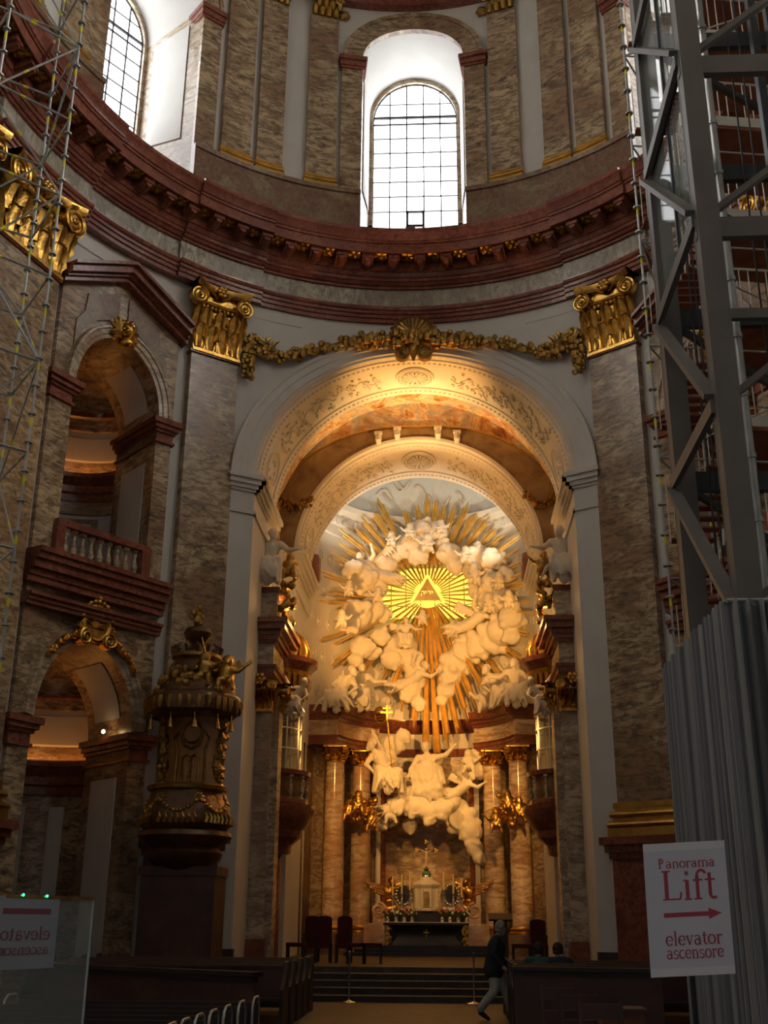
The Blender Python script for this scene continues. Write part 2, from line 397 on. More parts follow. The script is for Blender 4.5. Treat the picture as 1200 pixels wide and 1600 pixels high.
# plinths, pilasters and windows of the drum
def drum_pilaster(u0, u1, lab):
    p = thing('drum_pilaster', lab, 'pilaster', (*OV((u0+u1)/2, -.12), 21.5), 'marble pilasters of the drum', 'structure')
    f = ident; m = MB(); us = urange(u0, u1, 1.2)
    osweep(m, [us[0]]+us+[us[-1]], [(-.3,24.05),(-.12,24.05),(-.12,30.55),(-.3,30.55)])
    m.add([f(u0,24.05,-.3), f(u0,24.05,-.12), f(u0,30.55,-.12), f(u0,30.55,-.3)], [(0,1,2,3)]); m.add([f(u1,24.05,-.3), f(u1,24.05,-.12), f(u1,30.55,-.12), f(u1,30.55,-.3)], [(0,1,2,3)])
    m.build('shaft', BUFF, p)
    m = MB()
    for z0, z1, pr in ((23.68,23.78,.12),(23.78,23.86,.07),(23.86,23.94,.1),(23.94,24.0,.03),(24.0,24.07,.05)):
        e = pr/.18*.6; uu = urange(u0-e, u1+e, 1.5); osweep(m, uu, [(-.3,z0),(-.12+pr,z0),(-.12+pr,(z0+z1)/2),(-.12+pr-.015,z1),(-.3,z1)])
        for w in (u0-e, u1+e): m.add([f(w,z0,-.3), f(w,z0,-.12+pr), f(w,z1,-.12+pr), f(w,z1,-.3)], [(0,1,2,3)])
    m.build('base', SGOLD, p)
    m = MB(); fn = omap((u0+u1)/2); h = (u1-u0)/2*KU((u0+u1)/2)
    for i in range(4):
        for r in range(2):
            s = -h+(i+.5+.5*(r % 2))*h/2; 
            if s > h: continue
            z = 30.55+.3*r; m.path([fn(s,z,-.1), fn(s,z+.22,-.05), fn(s,z+.33,.03), fn(s,z+.27,.08)], [.1,.12,.09,.03], 6)
    for sg in (-1, 1): m.path([fn(sg*h+.16*math.cos(a)*(1-a/12), 31.15+.16*math.sin(a)*(1-a/12), .02) for a in [j*.6 for j in range(16)]], .05, 6)
    m.mbox(fn, -h-.1, h+.1, 31.3, 31.42, -.3, .1); m.build('capital', DGOLD, p)
for sg, side in ((-1, 'left'), (1, 'right')):
    for i, (a, b) in enumerate(((14.8, 20.4), (24.9, 29.8), (31, 36.6))):
        drum_pilaster(min(sg*a, sg*b), max(sg*a, sg*b), 'marble drum pilaster on gilded base, %s one %s of the middle window' % (('first','second','third')[i], side))
    for a, b, n in ((64, 69.5, 'fourth'), (74, 79, 'fifth'), (81, 86.5, 'sixth')):
        drum_pilaster(min(sg*a, sg*b), max(sg*a, sg*b), 'marble drum pilaster on gilded base, %s one %s of the middle window' % (n, side))
cuts = [-UL]+sorted([w+s*DW[0]/KU(w) for w, _ in WINS for s in (-1, 1)])+[UL]
pt = thing('drum_plinth', 'dark brown marble plinth course between the drum windows', 'plinth', (0,0,21.5), kind='structure')
for a, b in zip(cuts[0::2], cuts[1::2]):
    if b < -130 or a > 130: continue
    m = MB(); uu = urange(a, b, 1.5)
    osweep(m, uu, [(-.3,21.45),(-.02,21.45),(-.02,21.9),(-.06,21.95),(-.06,23.5),(.0,23.52),(.02,23.66),(-.3,23.68)])
    for w in (a, b): m.add([ident(w,21.45,-.3), ident(w,21.45,-.04), ident(w,23.66,-.04), ident(w,23.66,-.3)], [(0,1,2,3)])
    m.build('plinth_block', DARKM, pt)
def outline(hw, zs, rise, sill, n=20): return [(hw, sill)]+[(hw*math.cos(PI*i/n), zs+rise*math.sin(PI*i/n)) for i in range(n+1)]+[(-hw, sill)]
def drum_window(uc, n, lab, full):
    fn = omap(uc); w = thing('window_%d' % n, lab, 'window', (*OV(uc, -.3), 21.6), kind='structure')
    hw, zs, rise, sill = 1.50, 28.75, 1.62, 24.28; dp = -2.8
    _o = Vector((*OV(uc, 0), 0)); _t = Vector((*OV(uc+.5, 0), 0))-Vector((*OV(uc-.5, 0), 0)); _t.normalize(); _nn = Vector((-_t.y, _t.x, 0)); _nn = _nn if _nn.dot(Vector((0,-B-6,0))-_o) > 0 else -_nn; fc = fn
    fn = lambda s, z, d: fc(s, z, d) if d > -1.0 else tuple(_o+_t*s+_nn*d+Vector((0,0,z)))
    fo = outline(DW[0], DW[2], DW[3], 21.55); bo = outline(hw+.12, zs+.05, rise+.12, sill)
    m = MB(); m.cur = 0
    for (a, b) in ((0, 2), (21, 23)):
        m.cur = 1; rows = [[fn(*fo[i], -.3) for i in range(a, b)], [fn(*bo[i], dp) for i in range(a, b)]]; m.grid(rows)
    m.cur = 0; m.grid([[fn(*fo[i], -.3) for i in range(1, 22)], [fn(*bo[i], dp) for i in range(1, 22)]])
    m.cur = 2; m.grid([[fn(fo[0][0], 21.55, -.3), fn(fo[-1][0], 21.55, -.3)], [fn(bo[0][0], sill, dp), fn(bo[-1][0], sill, dp)]])
    m.build('reveal', [WHITE, BUFF2, RED], w, 30)
    m = MB(); bi = outline(hw, zs, rise, sill+.0)
    m.grid([[fn(*p, dp+.02) for p in bo], [fn(*p, dp+.1) for p in bo], [fn(*p, dp+.1) for p in bi], [fn(*p, dp-.1) for p in bi]]); m.build('inner_arch', BUFF2, w, 30)
    m = MB(); m.prism(bi, fn, dp-.08, dp-.1); m.build('pane', DAY if abs(uc) < 60 else DAYR, w, 0)
    # glazing bars
    m = MB(); t = .022; d0, d1 = dp-.07, dp-.02
    for i in range(1, 5):
        s = -hw+2*hw*i/5; m.mbox(fn, s-t, s+t, sill, arch_h(s, hw, zs, rise), d0, d1)
    for i in range(0, 9):
        z = sill+i*.62; tt = .04 if i == 7 else t
        if z < zs+.02: m.mbox(fn, -hw, hw, z-tt*.6, z+tt*.6, d0, d1)
    z = zs+.75; s = hw*math.sqrt(1-(.75/rise)**2); m.mbox(fn, -s, s, z-.01, z+.01, d0, d1)
    m.mbox(fn, -hw, hw, zs+.12, zs+.2, d0-.0, d1+.02)
    m.path([fn(*p, dp-.04) for p in bi], .035, 6); m.build('glazing_bars', IRON, w, 0)
    if full:
        m = MB(); sx = hw*2/5
        for (a0, a1, z0, z1) in ((-sx/2, -sx/2+.06, sill, sill+.62), (sx/2-.06, sx/2, sill, sill+.62), (-sx/2, sx/2, sill, sill+.06), (-sx/2, sx/2, sill+.56, sill+.62)): m.mbox(fn, a0, a1, z0, z1, d0, d1+.03)
        m.build('vent_sash', IRON, w, 0)
    # jamb panels
    for sg in (-1, 1):
        m = MB(); 
        def jp(t, z, e): # t depth 0..1
            q0 = Vector(fc(sg*(DW[0]-e), z, -.3)); q1 = Vector(fn(sg*(bo[0][0]-e), z, dp)); return tuple(q0.lerp(q1, t))
        m.grid([[jp(.2,24.2,.01), jp(.2,28.6,.01)], [jp(.2,24.2,.035), jp(.2,28.6,.035)], [jp(.82,24.6,.035), jp(.82,28.6,.035)], [jp(.82,24.6,.01), jp(.82,28.6,.01)]])
        m.build('jamb_panel', WHITE, w)
    # marble surround: strips, imposts, archivolt
    m = MB()
    for sg in (-1, 1): m.mbox(fn, min(sg*1.68, sg*2.36), max(sg*1.68, sg*2.36), 23.66, 28.6, -.3, -.16)
    ring(m, fn, arch_pts(1.68, 29.0, 1.35), [(0,-.3),(0,-.1),(.06,-.08),(.5,-.08),(.52,-.03),(.66,-.03),(.68,-.3)]); m.build('surround', BUFF, w, 30)
    m = MB()
    for sg in (-1, 1):
        for z0, z1, pr in ((28.55,28.65,.02),(28.65,28.85,.06),(28.85,29.02,.12)): m.mbox(fn, min(sg*1.6, sg*2.4)-pr*.6, max(sg*1.6, sg*2.4)+pr*.6, z0, z1, -.9, -.12+pr)
    m.build('impost', RED, w)
LB = {0: 'tall round-headed drum window straight above the chancel arch, overexposed white', -51: 'tall drum window at the upper left seen at an angle with its bright jamb panel', 51: 'tall drum window at the upper right half hidden by the lift tower'}
for n, (u, s) in enumerate(WINS):
    drum_window(u, n+1, LB.get(u, 'tall drum window out of view, %s along the wall' % ('left' if u < 0 else 'right')+' number %d' % n), u == 0)
for sg in (-1, 1):
    x, y = OV(sg*12.2, -.25); m = MB(); fn = omap(sg*12.2); m.sph(fn(.25*sg,30.85,-.2), (.16,.12,.16), 8)
    for k in range(6): m.sph(fn(.25*sg+.14*math.cos(k*PI/3), 30.85+.14*math.sin(k*PI/3), -.24), .08, 6)
    tag(m.build('rosette', DGOLD), 'small gilded rosette at the upper %s corner of the middle drum window' % ('left' if sg < 0 else 'right'), 'rosette', 'gilded rosettes by the drum window')
# thin picture mouldings on the plaster
PM = thing('trim_2', 'thin grooved picture moulding on the white plaster between capitals and hoods', 'moulding', (0,0,17.5), kind='structure')
for sg in (-1, 1):
    for pts in ([(62.6,18.35),(43.5,18.35)], [(43.2,18.35),(42.6,18.0),(42.9,17.4),(42.3,17.2)], [(30.2,18.45),(20,18.45)]):
        pp = []
        for a, b in zip(pts[:-1], pts[1:]):
            n = max(1, int(abs(a[0]-b[0])/2)); pp += [(a[0]+(b[0]-a[0])*i/n, a[1]+(b[1]-a[1])*i/n) for i in range(n)]
        pp.append(pts[-1]); m = MB(); m.path([(*OV(sg*u, -.24 if u > 31 else -.1), z) for u, z in pp], .03, 6); m.build('moulding', WHITE, PM)
# floodlights on the ledge
def floodlight(u, lab):
    fn = omap(u); o = thing('floodlight', lab, 'floodlight', fn(0,21.5,.7), 'floodlights on the cornice ledge')
    m = MB(); m.mbox(fn, -.16, .16, 21.62, 21.84, .55, .72); m.build('housing', DSTEEL, o)
    m = MB(); m.mbox(fn, -.13, .13, 21.64, 21.82, .72, .74); m.build('lens', GLASS, o)
    m = MB(); m.mbox(fn, -.19, -.16, 21.5, 21.75, .6, .66); m.mbox(fn, .16, .19, 21.5, 21.75, .6, .66); m.mbox(fn, -.19, .19, 21.5, 21.53, .55, .7); m.build('bracket', STEEL, o)
floodlight(-.5, 'small floodlight on the ledge below the middle drum window')
floodlight(-41, 'small floodlight on the ledge below the left drum window jamb')
# ================================================================== giant pilasters
def acanthus(m, fn, s, z, h, w, d0, curl=.16, n=7):
    """one gilded leaf with a ribbed, curling blade"""
    rows = []
    for i in range(n):
        t = i/(n-1); ww = w*(.75+.5*math.sin(PI*min(1, t*1.15)))*(1-.75*max(0, t-.75)/.25)
        d = d0+curl*(t**2.2)*1.3; zz = z+h*(t if t < .85 else .85+(t-.85)*-.6); row = []
        for j in range(7):
            q = j/6*2-1; lob = 1+.18*math.sin(t*22)*abs(q); row.append(fn(s+q*ww/2*lob, zz, d+.05*math.cos(q*PI*1.5)*(1-abs(q)*.3)+.02))
        rows.append(row)
    m.grid(rows)
def spiral(m, fn, s, z, R, d, turns=2.3, sg=1, r=.045):
    pts = []; rs = []; N = int(turns*12)
    for i in range(N+1):
        t = i/N; a = PI/2-sg*t*turns*2*PI; q = R*(1-t*.86); pts.append(fn(s+q*math.cos(a), z+q*math.sin(a), d)); rs.append(r*(1-.45*t)*R/.3)
    m.path(pts, rs, 6)
    m.path([fn(s, z, d-.22), fn(s, z, d-.02)], R*.95, 18); m.sph(fn(s, z, d), R*.2, 8)
def giant_capital(p, fn, hw, z, H):
    cap = MB(); cap.mbox(fn, -hw, hw, z, z+H*.9, -.2, .05)
    cap.mbox(fn, -hw*1.02, hw*1.02, z-.03, z+.06, -.2, .1)
    for i in range(9): s = -hw+hw*2*(i+.5)/9; cap.path([fn(s,z+.1,.07), fn(s,z+H*.62,.08)], .045, 6)
    nb = 9
    for i in range(nb): cap.sph(fn(-hw*.72+1.44*hw*i/(nb-1), z+H*.67, .13), (.075,.075,.09), 8)
    cap.path([fn(-hw*.85, z+H*.735, .13), fn(hw*.85, z+H*.735, .13)], .05, 8)
    c = cap.build('capital', GOLD, p)
    for r, cnt, z0, h, w, cu in ((0, 4, .04, .42, .38, .17), (1, 3, .2, .5, .36, .24)):
        for i in range(cnt):
            s = (-hw+2*hw*(i+.5)/cnt)*(1 if r == 0 else .92); m = MB(); acanthus(m, fn, s, z+H*z0, H*h, hw*w*1.25, .08+.03*r, cu); m.build('leaf', GOLD, c, 50)
    for sg in (-1, 1):
        m = MB(); spiral(m, fn, sg*hw*1.0, z+H*.77, hw*.36, .34, 2.3, -sg)
        m.path([fn(sg*hw*.1, z+H*.86, .12), fn(sg*hw*.5, z+H*.93, .2), fn(sg*hw*1.0, z+H*.93, .3)], .05, 6); m.build('volute', GOLD, c)
        m = MB(); acanthus(m, fn, sg*hw*.98, z+H*.28, H*.4, hw*.34, .1, .26); m.build('leaf', GOLD, c, 50)
    m = MB(); n = 12; rows = []
    for zz, e in ((z+H*.9, 0), (z+H*.945, .05), (z+H, .07)):
        rows.append([fn(-hw*1.22+2.44*hw*i/n, zz, .16+.26*abs(i/n*2-1)**2.2+e) for i in range(n+1)])
    rows.append([fn(-hw*1.22+2.44*hw*i/n, z+H, -.2) for i in range(n+1)]); rows.insert(0, [fn(-hw*1.22+2.44*hw*i/n, z+H*.9, -.2) for i in range(n+1)]); m.grid(rows); m.build('abacus', GOLD, c, 30)
    m = MB()
    for i in range(7): a = i*2*PI/6; m.sph(fn((.12*math.cos(a) if i < 6 else 0), z+H*.93+(.12*math.sin(a) if i < 6 else 0), .27), (.085,.085,.085), 8)
    m.build('fleuron', GOLD, c)
def giant_pilaster(u0, u1, lab, detail=True):
    uc = (u0+u1)/2; fn = omap(uc); hw = (u1-u0)/2*KU(uc)
    p = thing('giant_pilaster', lab, 'pilaster', (*OV(uc, 0), 0), 'giant marble pilasters of the nave', 'structure')
    m = MB(); m.mbox(fn, -hw, hw, 4.4, 16.75, -.4, 0); m.build('shaft', BUFF, p)
    m = MB()
    for z0, z1, pr in ((3.6,3.8,.22),(3.8,3.98,.19),(3.98,4.06,.10),(4.06,4.2,.13),(4.2,4.28,.06),(4.28,4.42,.09)): m.mbox(fn, -hw-pr, hw+pr, z0, z1, -.4, pr)
    for zz, pr in ((3.89,.2),(4.13,.14)): m.path([fn(-hw-pr, zz, -.3), fn(-hw-pr, zz, pr), fn(hw+pr, zz, pr), fn(hw+pr, zz, -.3)], .07, 8)
    m.build('base', SGOLD, p)
    m = MB(); m.mbox(fn, -hw-.16, hw+.16, 0, 3.15, -.4, .16)
    for z0, z1, pr in ((0,.35,.28),(.35,.5,.22),(3.1,3.25,.22),(3.25,3.42,.3),(3.42,3.6,.4)): m.mbox(fn, -hw-pr, hw+pr, z0, z1, -.4, pr)
    m.build('pedestal', RED, p)
    giant_capital(p, fn, hw, 16.75, 2.1)
    m = MB(); m.mbox(fn, -hw-.05, hw+.05, 16.68, 16.75, -.4, .06); m.build('necking', RED, p)
for sg, side in ((-1, 'left'), (1, 'right')):
    q = lambda a, b: (min(sg*a, sg*b), max(sg*a, sg*b))
    giant_pilaster(*q(31.2, 39.6), 'giant marble pilaster with gilded capital just %s of the chancel arch' % side)
    giant_pilaster(*q(64.6, 77), 'giant marble pilaster with gilded capital at far %s beyond the %s bay' % (side, side))
    giant_pilaster(*q(82, 92), 'giant marble pilaster with gilded capital at the %s edge, nearest the viewer' % side)
# ================================================================== side bays with two storeys of openings
UB = 52.4
def cherub(name, fn, s, z, d, R, mats, lab, cat, group=None):
    c = fn(s, z, d); m = MB(); m.sph(c, (R*.55,R*.5,R*.62), 12)
    for i in range(9): a = i*.7; m.sph((c[0]+R*.42*math.cos(a), c[1]-R*.05, c[2]+R*.3+R*.3*math.sin(a*.9)), R*.24, 8)
    m.sph((c[0], c[1]-R*.5, c[2]-R*.05), R*.12, 8)
    for sg in (-1, 1):
        m.sph((c[0]+sg*R*.22, c[1]-R*.4, c[2]-R*.15), R*.22, 8)
        for k in range(5):
            a = math.radians(-60+k*38); f = fn(s+sg*R*(.55+.5*math.cos(a)), z+R*(.9*math.sin(a)), d-.05)
            m.path([fn(s+sg*R*.4, z-R*.1, d), f], [R*.26, R*.12], 6)
    m.sph((c[0], c[1], c[2]-R*.75), (R*.5,R*.3,R*.35), 10)
    o = m.build(name, mats); return tag(o, lab, cat, group)
def baluster_mesh(h=.72, r=.085, mats=None):
    m = MB(); m.lathe([(r*1.1,0),(r*1.1,.05*h),(r*.6,.08*h),(r*.55,.14*h),(r*1.0,.3*h),(r*1.05,.38*h),(r*.5,.62*h),(r*.42,.72*h),(r*.65,.8*h),(r*.6,.86*h),(r*1.1,.9*h),(r*1.1,h)], n=12); return m.mesh('baluster', mats or BUFF2)
BAL = baluster_mesh()
def niche_shell(bn, fn, R, z0, zs, d0, mats, bands):
    """half-round chapel behind an opening: bands of wall then a half dome"""
    th = [PI*i/24 for i in range(25)]
    P = lambda t, z, r: fn(r*math.cos(t), z, d0-r*math.sin(t))
    for name, mat, prof in bands:
        m = MB(); m.grid([[P(t, z, R-pr) for t in th] for pr, z in prof]); m.build(name, mat, bn, 30)
    m = MB(); m.grid([[P(t, zs+R*.95*math.sin(a), R*math.cos(a)) for t in th] for a in [PI/2*i/8*.99 for i in range(9)]]); m.build('half_dome', mats[0], bn)
    m = MB(); m.add([fn(-R, z0, d0), fn(R, z0, d0)]+[P(t, z0, R) for t in th], [tuple(range(1, 27))+(0,)] if False else [(0, 1)+tuple(2+i for i in range(25))]); m.build('chapel_floor', mats[1], bn, 0)
    return P
def bay(sg, side):
    k = KU(UB); fn = lambda s, z, d: (*OV(sg*(UB-s/k), d), z)
    W = thing('wall_%s' % side, 'two-storey marble bay on the %s with an open gallery arch above a lower arch' % side, 'wall', (*OV(sg*UB, -.25), 0), kind='structure')
    sm = [i*.2-2.3 for i in range(24)]
    LO = (0.05, 1.40, 0, 5.95, 1.95); UP = (.118, 1.36, 9.6, 14.35, 1.8)
    m = MB(); holed_wall(m, fn, [i*.2-2.6 for i in range(27)], 0, 18.9, -.25, [(.05,1.6,0,6,2),(.08,1.5,9.7,14.3,2)]); m.build('plaster', WHITE, W)
    top = lambda s: 17.9-.5*abs(s)
    m = MB(); holed_wall(m, fn, [i*.15-1.95 for i in range(27)], 0, top, -.12, [LO, UP])
    for s in (-1.95, 1.95): m.add([fn(s,0,-.25), fn(s,0,-.12), fn(s,top(s),-.12), fn(s,top(s),-.25)], [(0,1,2,3)])
    for h in (LO, UP):
        o = outline(h[1], h[3], h[4], h[2]); m.grid([[fn(h[0]+a, z, -.12) for a, z in o], [fn(h[0]+a, z, -2.3) for a, z in o]])
    m.build('facing', BUFF, W, 30)
    # raised spandrel panels and archivolts
    m = MB()
    for h in (LO, UP): ring(m, lambda s, z, d, h=h: fn(s+h[0], z, d), arch_pts(h[1], h[3], h[4]), [(0,-.14),(0,-.06),(.1,-.05),(.12,-.01),(.24,0),(.26,.04),(.33,.04),(.36,-.12)])
    m.build('archivolt', BUFF2, W, 30)
    m = MB()
    for e in (-1, 1):
        pts = [(e*1.5,14.9),(e*1.5,16.1),(e*1.25,16.45),(e*1.2,17.0),(e*.15,17.5),(e*.15,16.85)]+[(e*1.72*math.sin(a), 14.4+2.25*math.cos(a)) for a in (.25,.5,.75,1.0)]
        m.prism([(a+.08, b) for a, b in pts], fn, -.12, -.07)
    m.build('spandrel_panel', DARKM, W)
    # gable hood
    m = MB(); P = [(-2.12,16.8),(0,17.85),(2.12,16.8)]
    for z0, z1, pr in ((0,.12,.1),(.12,.2,.2),(.2,.4,.34),(.4,.5,.46)):
        for a, b in ((P[0],P[1]),(P[1],P[2])):
            m.prism([(a[0],a[1]+z0),(b[0],b[1]+z0),(b[0],b[1]+z1),(a[0],a[1]+z1)], fn, -.25, pr)
    m.build('hood_moulding', RED, W)
    for nm, h, zb in (('impost', UP, 13.7), ('impost', LO, 5.25)):
        for e in (-1, 1):
            m = MB(); a, b = (h[0]+h[1], 1.98) if e > 0 else (-1.98, h[0]-h[1])
            for z0, z1, pr in ((0,.07,.05),(.07,.3,.0),(.3,.38,.06),(.38,.5,.13),(.5,.65,.2)):
                m.mbox(fn, a-pr, b+pr, zb+z0, zb+z1, -2.32, -.1+pr)
            m.build(nm, RED, W)
    # jamb panels inside the gallery arch
    for h, z0, z1 in ((UP, 10.0, 13.2), (LO, .8, 4.9)):
        for e in (-1, 1):
            s = h[0]+e*h[1]; m = MB()
            m.mbox(fn, min(s, s-e*.03), max(s, s-e*.03), z0, z1, -1.85, -.6); m.build('jamb_panel', WHITE, W)
        m = MB(); o = [(h[0]+(h[1]-.03)*math.cos(a), h[3]+(h[4]-.03)*math.sin(a)) for a in [math.radians(12+i*6) for i in range(9)]]
        for e in (1, -1):
            m.grid([[fn(h[0]+e*(p[0]-h[0]), p[1], -.6) for p in o], [fn(h[0]+e*(p[0]-h[0]), p[1], -1.85) for p in o]])
        m.build('soffit_panel', WHITE, W)
    # balcony cornices
    m = MB()
    for z0, z1, pr in ((8.95,9.1,.1),(9.1,9.25,.16),(9.25,9.45,.3),(9.45,9.6,.4),(9.6,9.72,.48)): m.mbox(fn, -2.08, 2.08, z0, z1, -.3, -.1+pr)
    m.build('gallery_cornice', RED, W)
    m = MB()
    for z0, z1, pr in ((8.42,8.52,.1),(8.52,8.62,.16),(8.62,8.7,.24)): m.mbox(fn, -2.02, 2.02, z0, z1, -.3, -.1+pr)
    m.build('string_course', RED, W)
    # balustrade
    bl = thing('balustrade', 'pale marble balustrade with red rail in the %s gallery arch' % side, 'balustrade', fn(0,9.72,-.1), kind='structure')
    m = MB(); m.mbox(fn, -1.35, 1.5, 10.52, 10.68, -.26, .04); m.mbox(fn, -1.35, 1.5, 9.72, 9.8, -.26, .04); m.build('rail', RED, bl)
    for s in (-1.25, 1.4):
        m = MB(); m.mbox(fn, s-.13, s+.13, 9.72, 10.6, -.28, .06); m.build('post', RED, bl)
    for i in range(9):
        p = Vector(fn(-.98+i*.265, 9.8, -.11)); inst('baluster', BAL, bl, p-bl.location)
    # chapels behind
    up = thing('gallery_chapel', 'half-round gallery chapel with red cornice behind the %s upper arch' % side, 'chapel', fn(0,9.6,-2.3), kind='structure')
    P = niche_shell(up, fn, 2.0, 9.6, 15.7, -2.3, [BUFF, STEPM], [
        ('wall_panel', WHITE, [(0,9.6),(0,12.5)]), ('band', BUFF2, [(0,12.5),(.06,12.52),(.06,12.9)]),
        ('cornice', RED, [(.06,12.9),(.1,12.9),(.1,13.1),(.16,13.15),(.16,13.35),(.26,13.45),(.34,13.55),(.34,13.68),(.3,13.68),(.28,13.5),(.05,13.5),(.05,13.7)]),
        ('ledge', BUFF2, [(.05,13.7),(0,13.72),(0,14.15)]), ('upper_band', WHITE, [(0,14.15),(.03,14.2),(.03,14.9),(0,14.95),(0,15.1)]),
        ('ring', BUFF, [(0,15.1),(.05,15.12),(.05,15.5)]), ('dome_ring', RED, [(.05,15.5),(.12,15.55),(.12,15.68),(0,15.7)])])
    for a, b, mt in ((35, 62, 1), (78, 102, 0), (118, 145, 1)):
        for q0, q1, mtl, e in ((a, b, BUFF2, .02), (a+5, b-5, WHITE, .04)):
            m = MB(); th = [math.radians(q0+(q1-q0)*i/6) for i in range(7)]
            m.grid([[P(t, 9.6, 2.0-e) for t in th], [P(t, 12.4-(.15 if e > .03 else 0), 2.0-e) for t in th]]); m.build('panel', mtl, up)
    for tc in (48, 90, 132):
        m = MB(); t0 = math.radians(tc); rows = []
        for dd in (0, .25):
            rows.append([P(t0+math.radians(11)*(math.cos(a)), 11.4+.55*max(0, math.sin(a)) if a > 0 else 9.7, 1.95) for a in [0.001+PI*i/14*.9999 for i in range(15)]])
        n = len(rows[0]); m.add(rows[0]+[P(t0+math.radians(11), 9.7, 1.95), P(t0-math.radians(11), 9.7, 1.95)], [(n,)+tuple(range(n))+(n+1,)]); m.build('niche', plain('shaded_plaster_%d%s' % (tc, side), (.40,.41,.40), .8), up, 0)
    lo = thing('lower_chapel', 'half-round side chapel with dark red cornice behind the %s lower arch' % side, 'chapel', fn(0,0,-2.3), kind='structure')
    P = niche_shell(lo, fn, 2.0, 0.02, 7.3, -2.3, [BUFF, FLOORM], [
        ('wall_panel', BUFF, [(0,0),(0,4.7)]), ('cornice', RED, [(.06,4.7),(.1,4.7),(.1,4.9),(.16,4.95),(.16,5.15),(.26,5.3),(.36,5.4),(.36,5.52),(.32,5.52),(.3,5.36),(.05,5.36),(.05,5.55)]),
        ('ledge', BUFF2, [(.05,5.55),(0,5.56),(0,5.95)]), ('upper_band', WHITE, [(0,5.95),(.03,6.0),(.03,6.75),(0,6.8),(0,6.9)]), ('ring', BUFF, [(0,6.9),(.05,6.92),(.05,7.25)]), ('dome_ring', RED, [(.05,7.22),(.1,7.24),(.1,7.3),(0,7.32)])])
    for a, b in ((38, 48), (62, 84), (98, 120), (134, 146)):
        m = MB(); th = [math.radians(a+(b-a)*i/6) for i in range(7)]
        m.grid([[P(t, .9, 1.96) for t in th], [P(t, 4.4, 1.96) for t in th]]); m.build('panel', WHITE, lo)
    # concealed warm lamps along the chapel cornices
    for nm, zz, a0, a1 in (('upper', 13.57, 25, 150), ('lower', 5.42, 25, 150)):
        m = MB(); th = [math.radians(a0+(a1-a0)*i/20) for i in range(21)]
        m.path([P(t, zz, 1.85) for t in th], .018, 6)
        tag(m.build('cove_lamp_strip', COVE), 'warm orange lamp strip lying on the %s chapel cornice of the %s bay' % (nm, side), 'lamp', 'lamp strips on chapel cornices')
    return fn
COVE = emit('cove_lamp', (1.0,.40,.07), 26)
FB = {}
for sg, side in ((-1, 'left'), (1, 'right')): FB[sg] = bay(sg, side)
m = MB(); fn = FB[-1]; p = Vector(fn(1.2, 6.03, -1.0)); m.sph(p, .05, 8); o = m.build('spot_lamp', LAMP); tag(o, 'tiny bright lamp on the impost of the left lower arch', 'lamp')
for sg, side in ((-1, 'left'), (1, 'right')):
    fn = FB[sg]
    cherub('cherub_head', fn, .08, 16.35, .1, .42, GOLD, 'gilded winged cherub head over the %s gallery arch' % side, 'carving')
    # cartouche with swags over the lower arch
    c = thing('cartouche', 'gilded crowned cartouche with flower swags over the %s lower arch' % side, 'cartouche', fn(.05,7.9,0))
    m = MB(); m.prism([(.05+.32*math.cos(a), 8.35+.36*math.sin(a)) for a in [2*PI*i/20 for i in range(20)]], fn, -.1, .1)
    for e in (-1, 1):
        spiral(m, fn, .05+e*.36, 7.95, .2, .24, 1.8, e, .06)
        for i in range(9): m.sph(fn(.05+e*(.42+.09*math.sin(i*1.3)), 8.15+.07*i, .12), .07, 6)
    for i in range(9): m.path([fn(.05,8.25,.12), fn(.05+.3*math.cos(PI*i/8), 8.25+.3*math.sin(PI*i/8), .13)], [.03,.015], 5)
    m.path([fn(.05+.38*math.cos(a), 8.35+.42*math.sin(a), .12) for a in [2*PI*i/24 for i in range(25)]], .06, 6); m.build('shield', GOLD, c)
    m = MB()
    for i in range(11): a = PI*i/10; m.sph(fn(.05+.44*math.cos(a), 8.45+.42*math.sin(a)+.02, .14), .075, 8)
    m.sph(fn(.05,8.98,.12), .1, 8); m.build('crown', GOLD, c)
    for e in (-1, 1):
        m = MB(); rs = random.Random(5+e)
        for i in range(34):
            t = i/33; a = PI/2-e*(.26+.62*t); s = .05+1.68*math.cos(a); z = 5.95+2.18*math.sin(a); m.sph(fn(s+rs.uniform(-.05,.05), z+rs.uniform(-.05,.05), .06+rs.uniform(0,.05)), .055+.03*rs.random(), 6)
        m.build('flower_swag', GOLD, c)
# plain nave walls behind the pilasters
for sg, side in ((-1, 'left'), (1, 'right')):
    m = MB(); us = urange(64.0, UL, 2)
    osweep(m, [sg*u for u in us], [(-.25,0),(-.25,18.9)]); osweep(m, [sg*u for u in urange(30, 41, 1)], [(-.25,0),(-.25,18.9)])
    # inset picture-moulding lines
    tag(m.build('wall_nave_%s' % side, WHITE), 'white plaster nave wall on the %s behind the giant pilasters' % side, 'wall', kind='structure')
# ================================================================== chancel arch
XS = .15
def yE(x): return -B+B*math.sqrt(max(0, 1-(x/A)**2))+.1
MA = lambda x, z, d: (x, yE(x)-d, z)
RA, ZA = 4.45, 13.3
m = MB(); holed_wall(m, MA, [i*.35-5.05 for i in range(30)], 0, 18.95, 0, [(0,RA,0,ZA,RA)])
wf = m.build('wall_front', WHITE); tag(wf, 'white plaster wall round the great chancel arch', 'wall', kind='structure')
AP = [(RA*math.cos(PI*i/60), ZA+RA*math.sin(PI*i/60)) for i in range(61)]
ca = thing('chancel_arch', 'great white chancel arch with moulded rim and warm lit relief soffit', 'arch', (0,0,13.3), kind='structure')
m = MB(); ring(m, MA, AP, [(0,-.12),(0,.07),(.07,.08),(.09,.13),(.27,.13),(.29,.17),(.45,.17),(.49,.22),(.58,.22),(.62,.12),(.64,-.05)]); m.build('archivolt', WHITE, ca, 30)
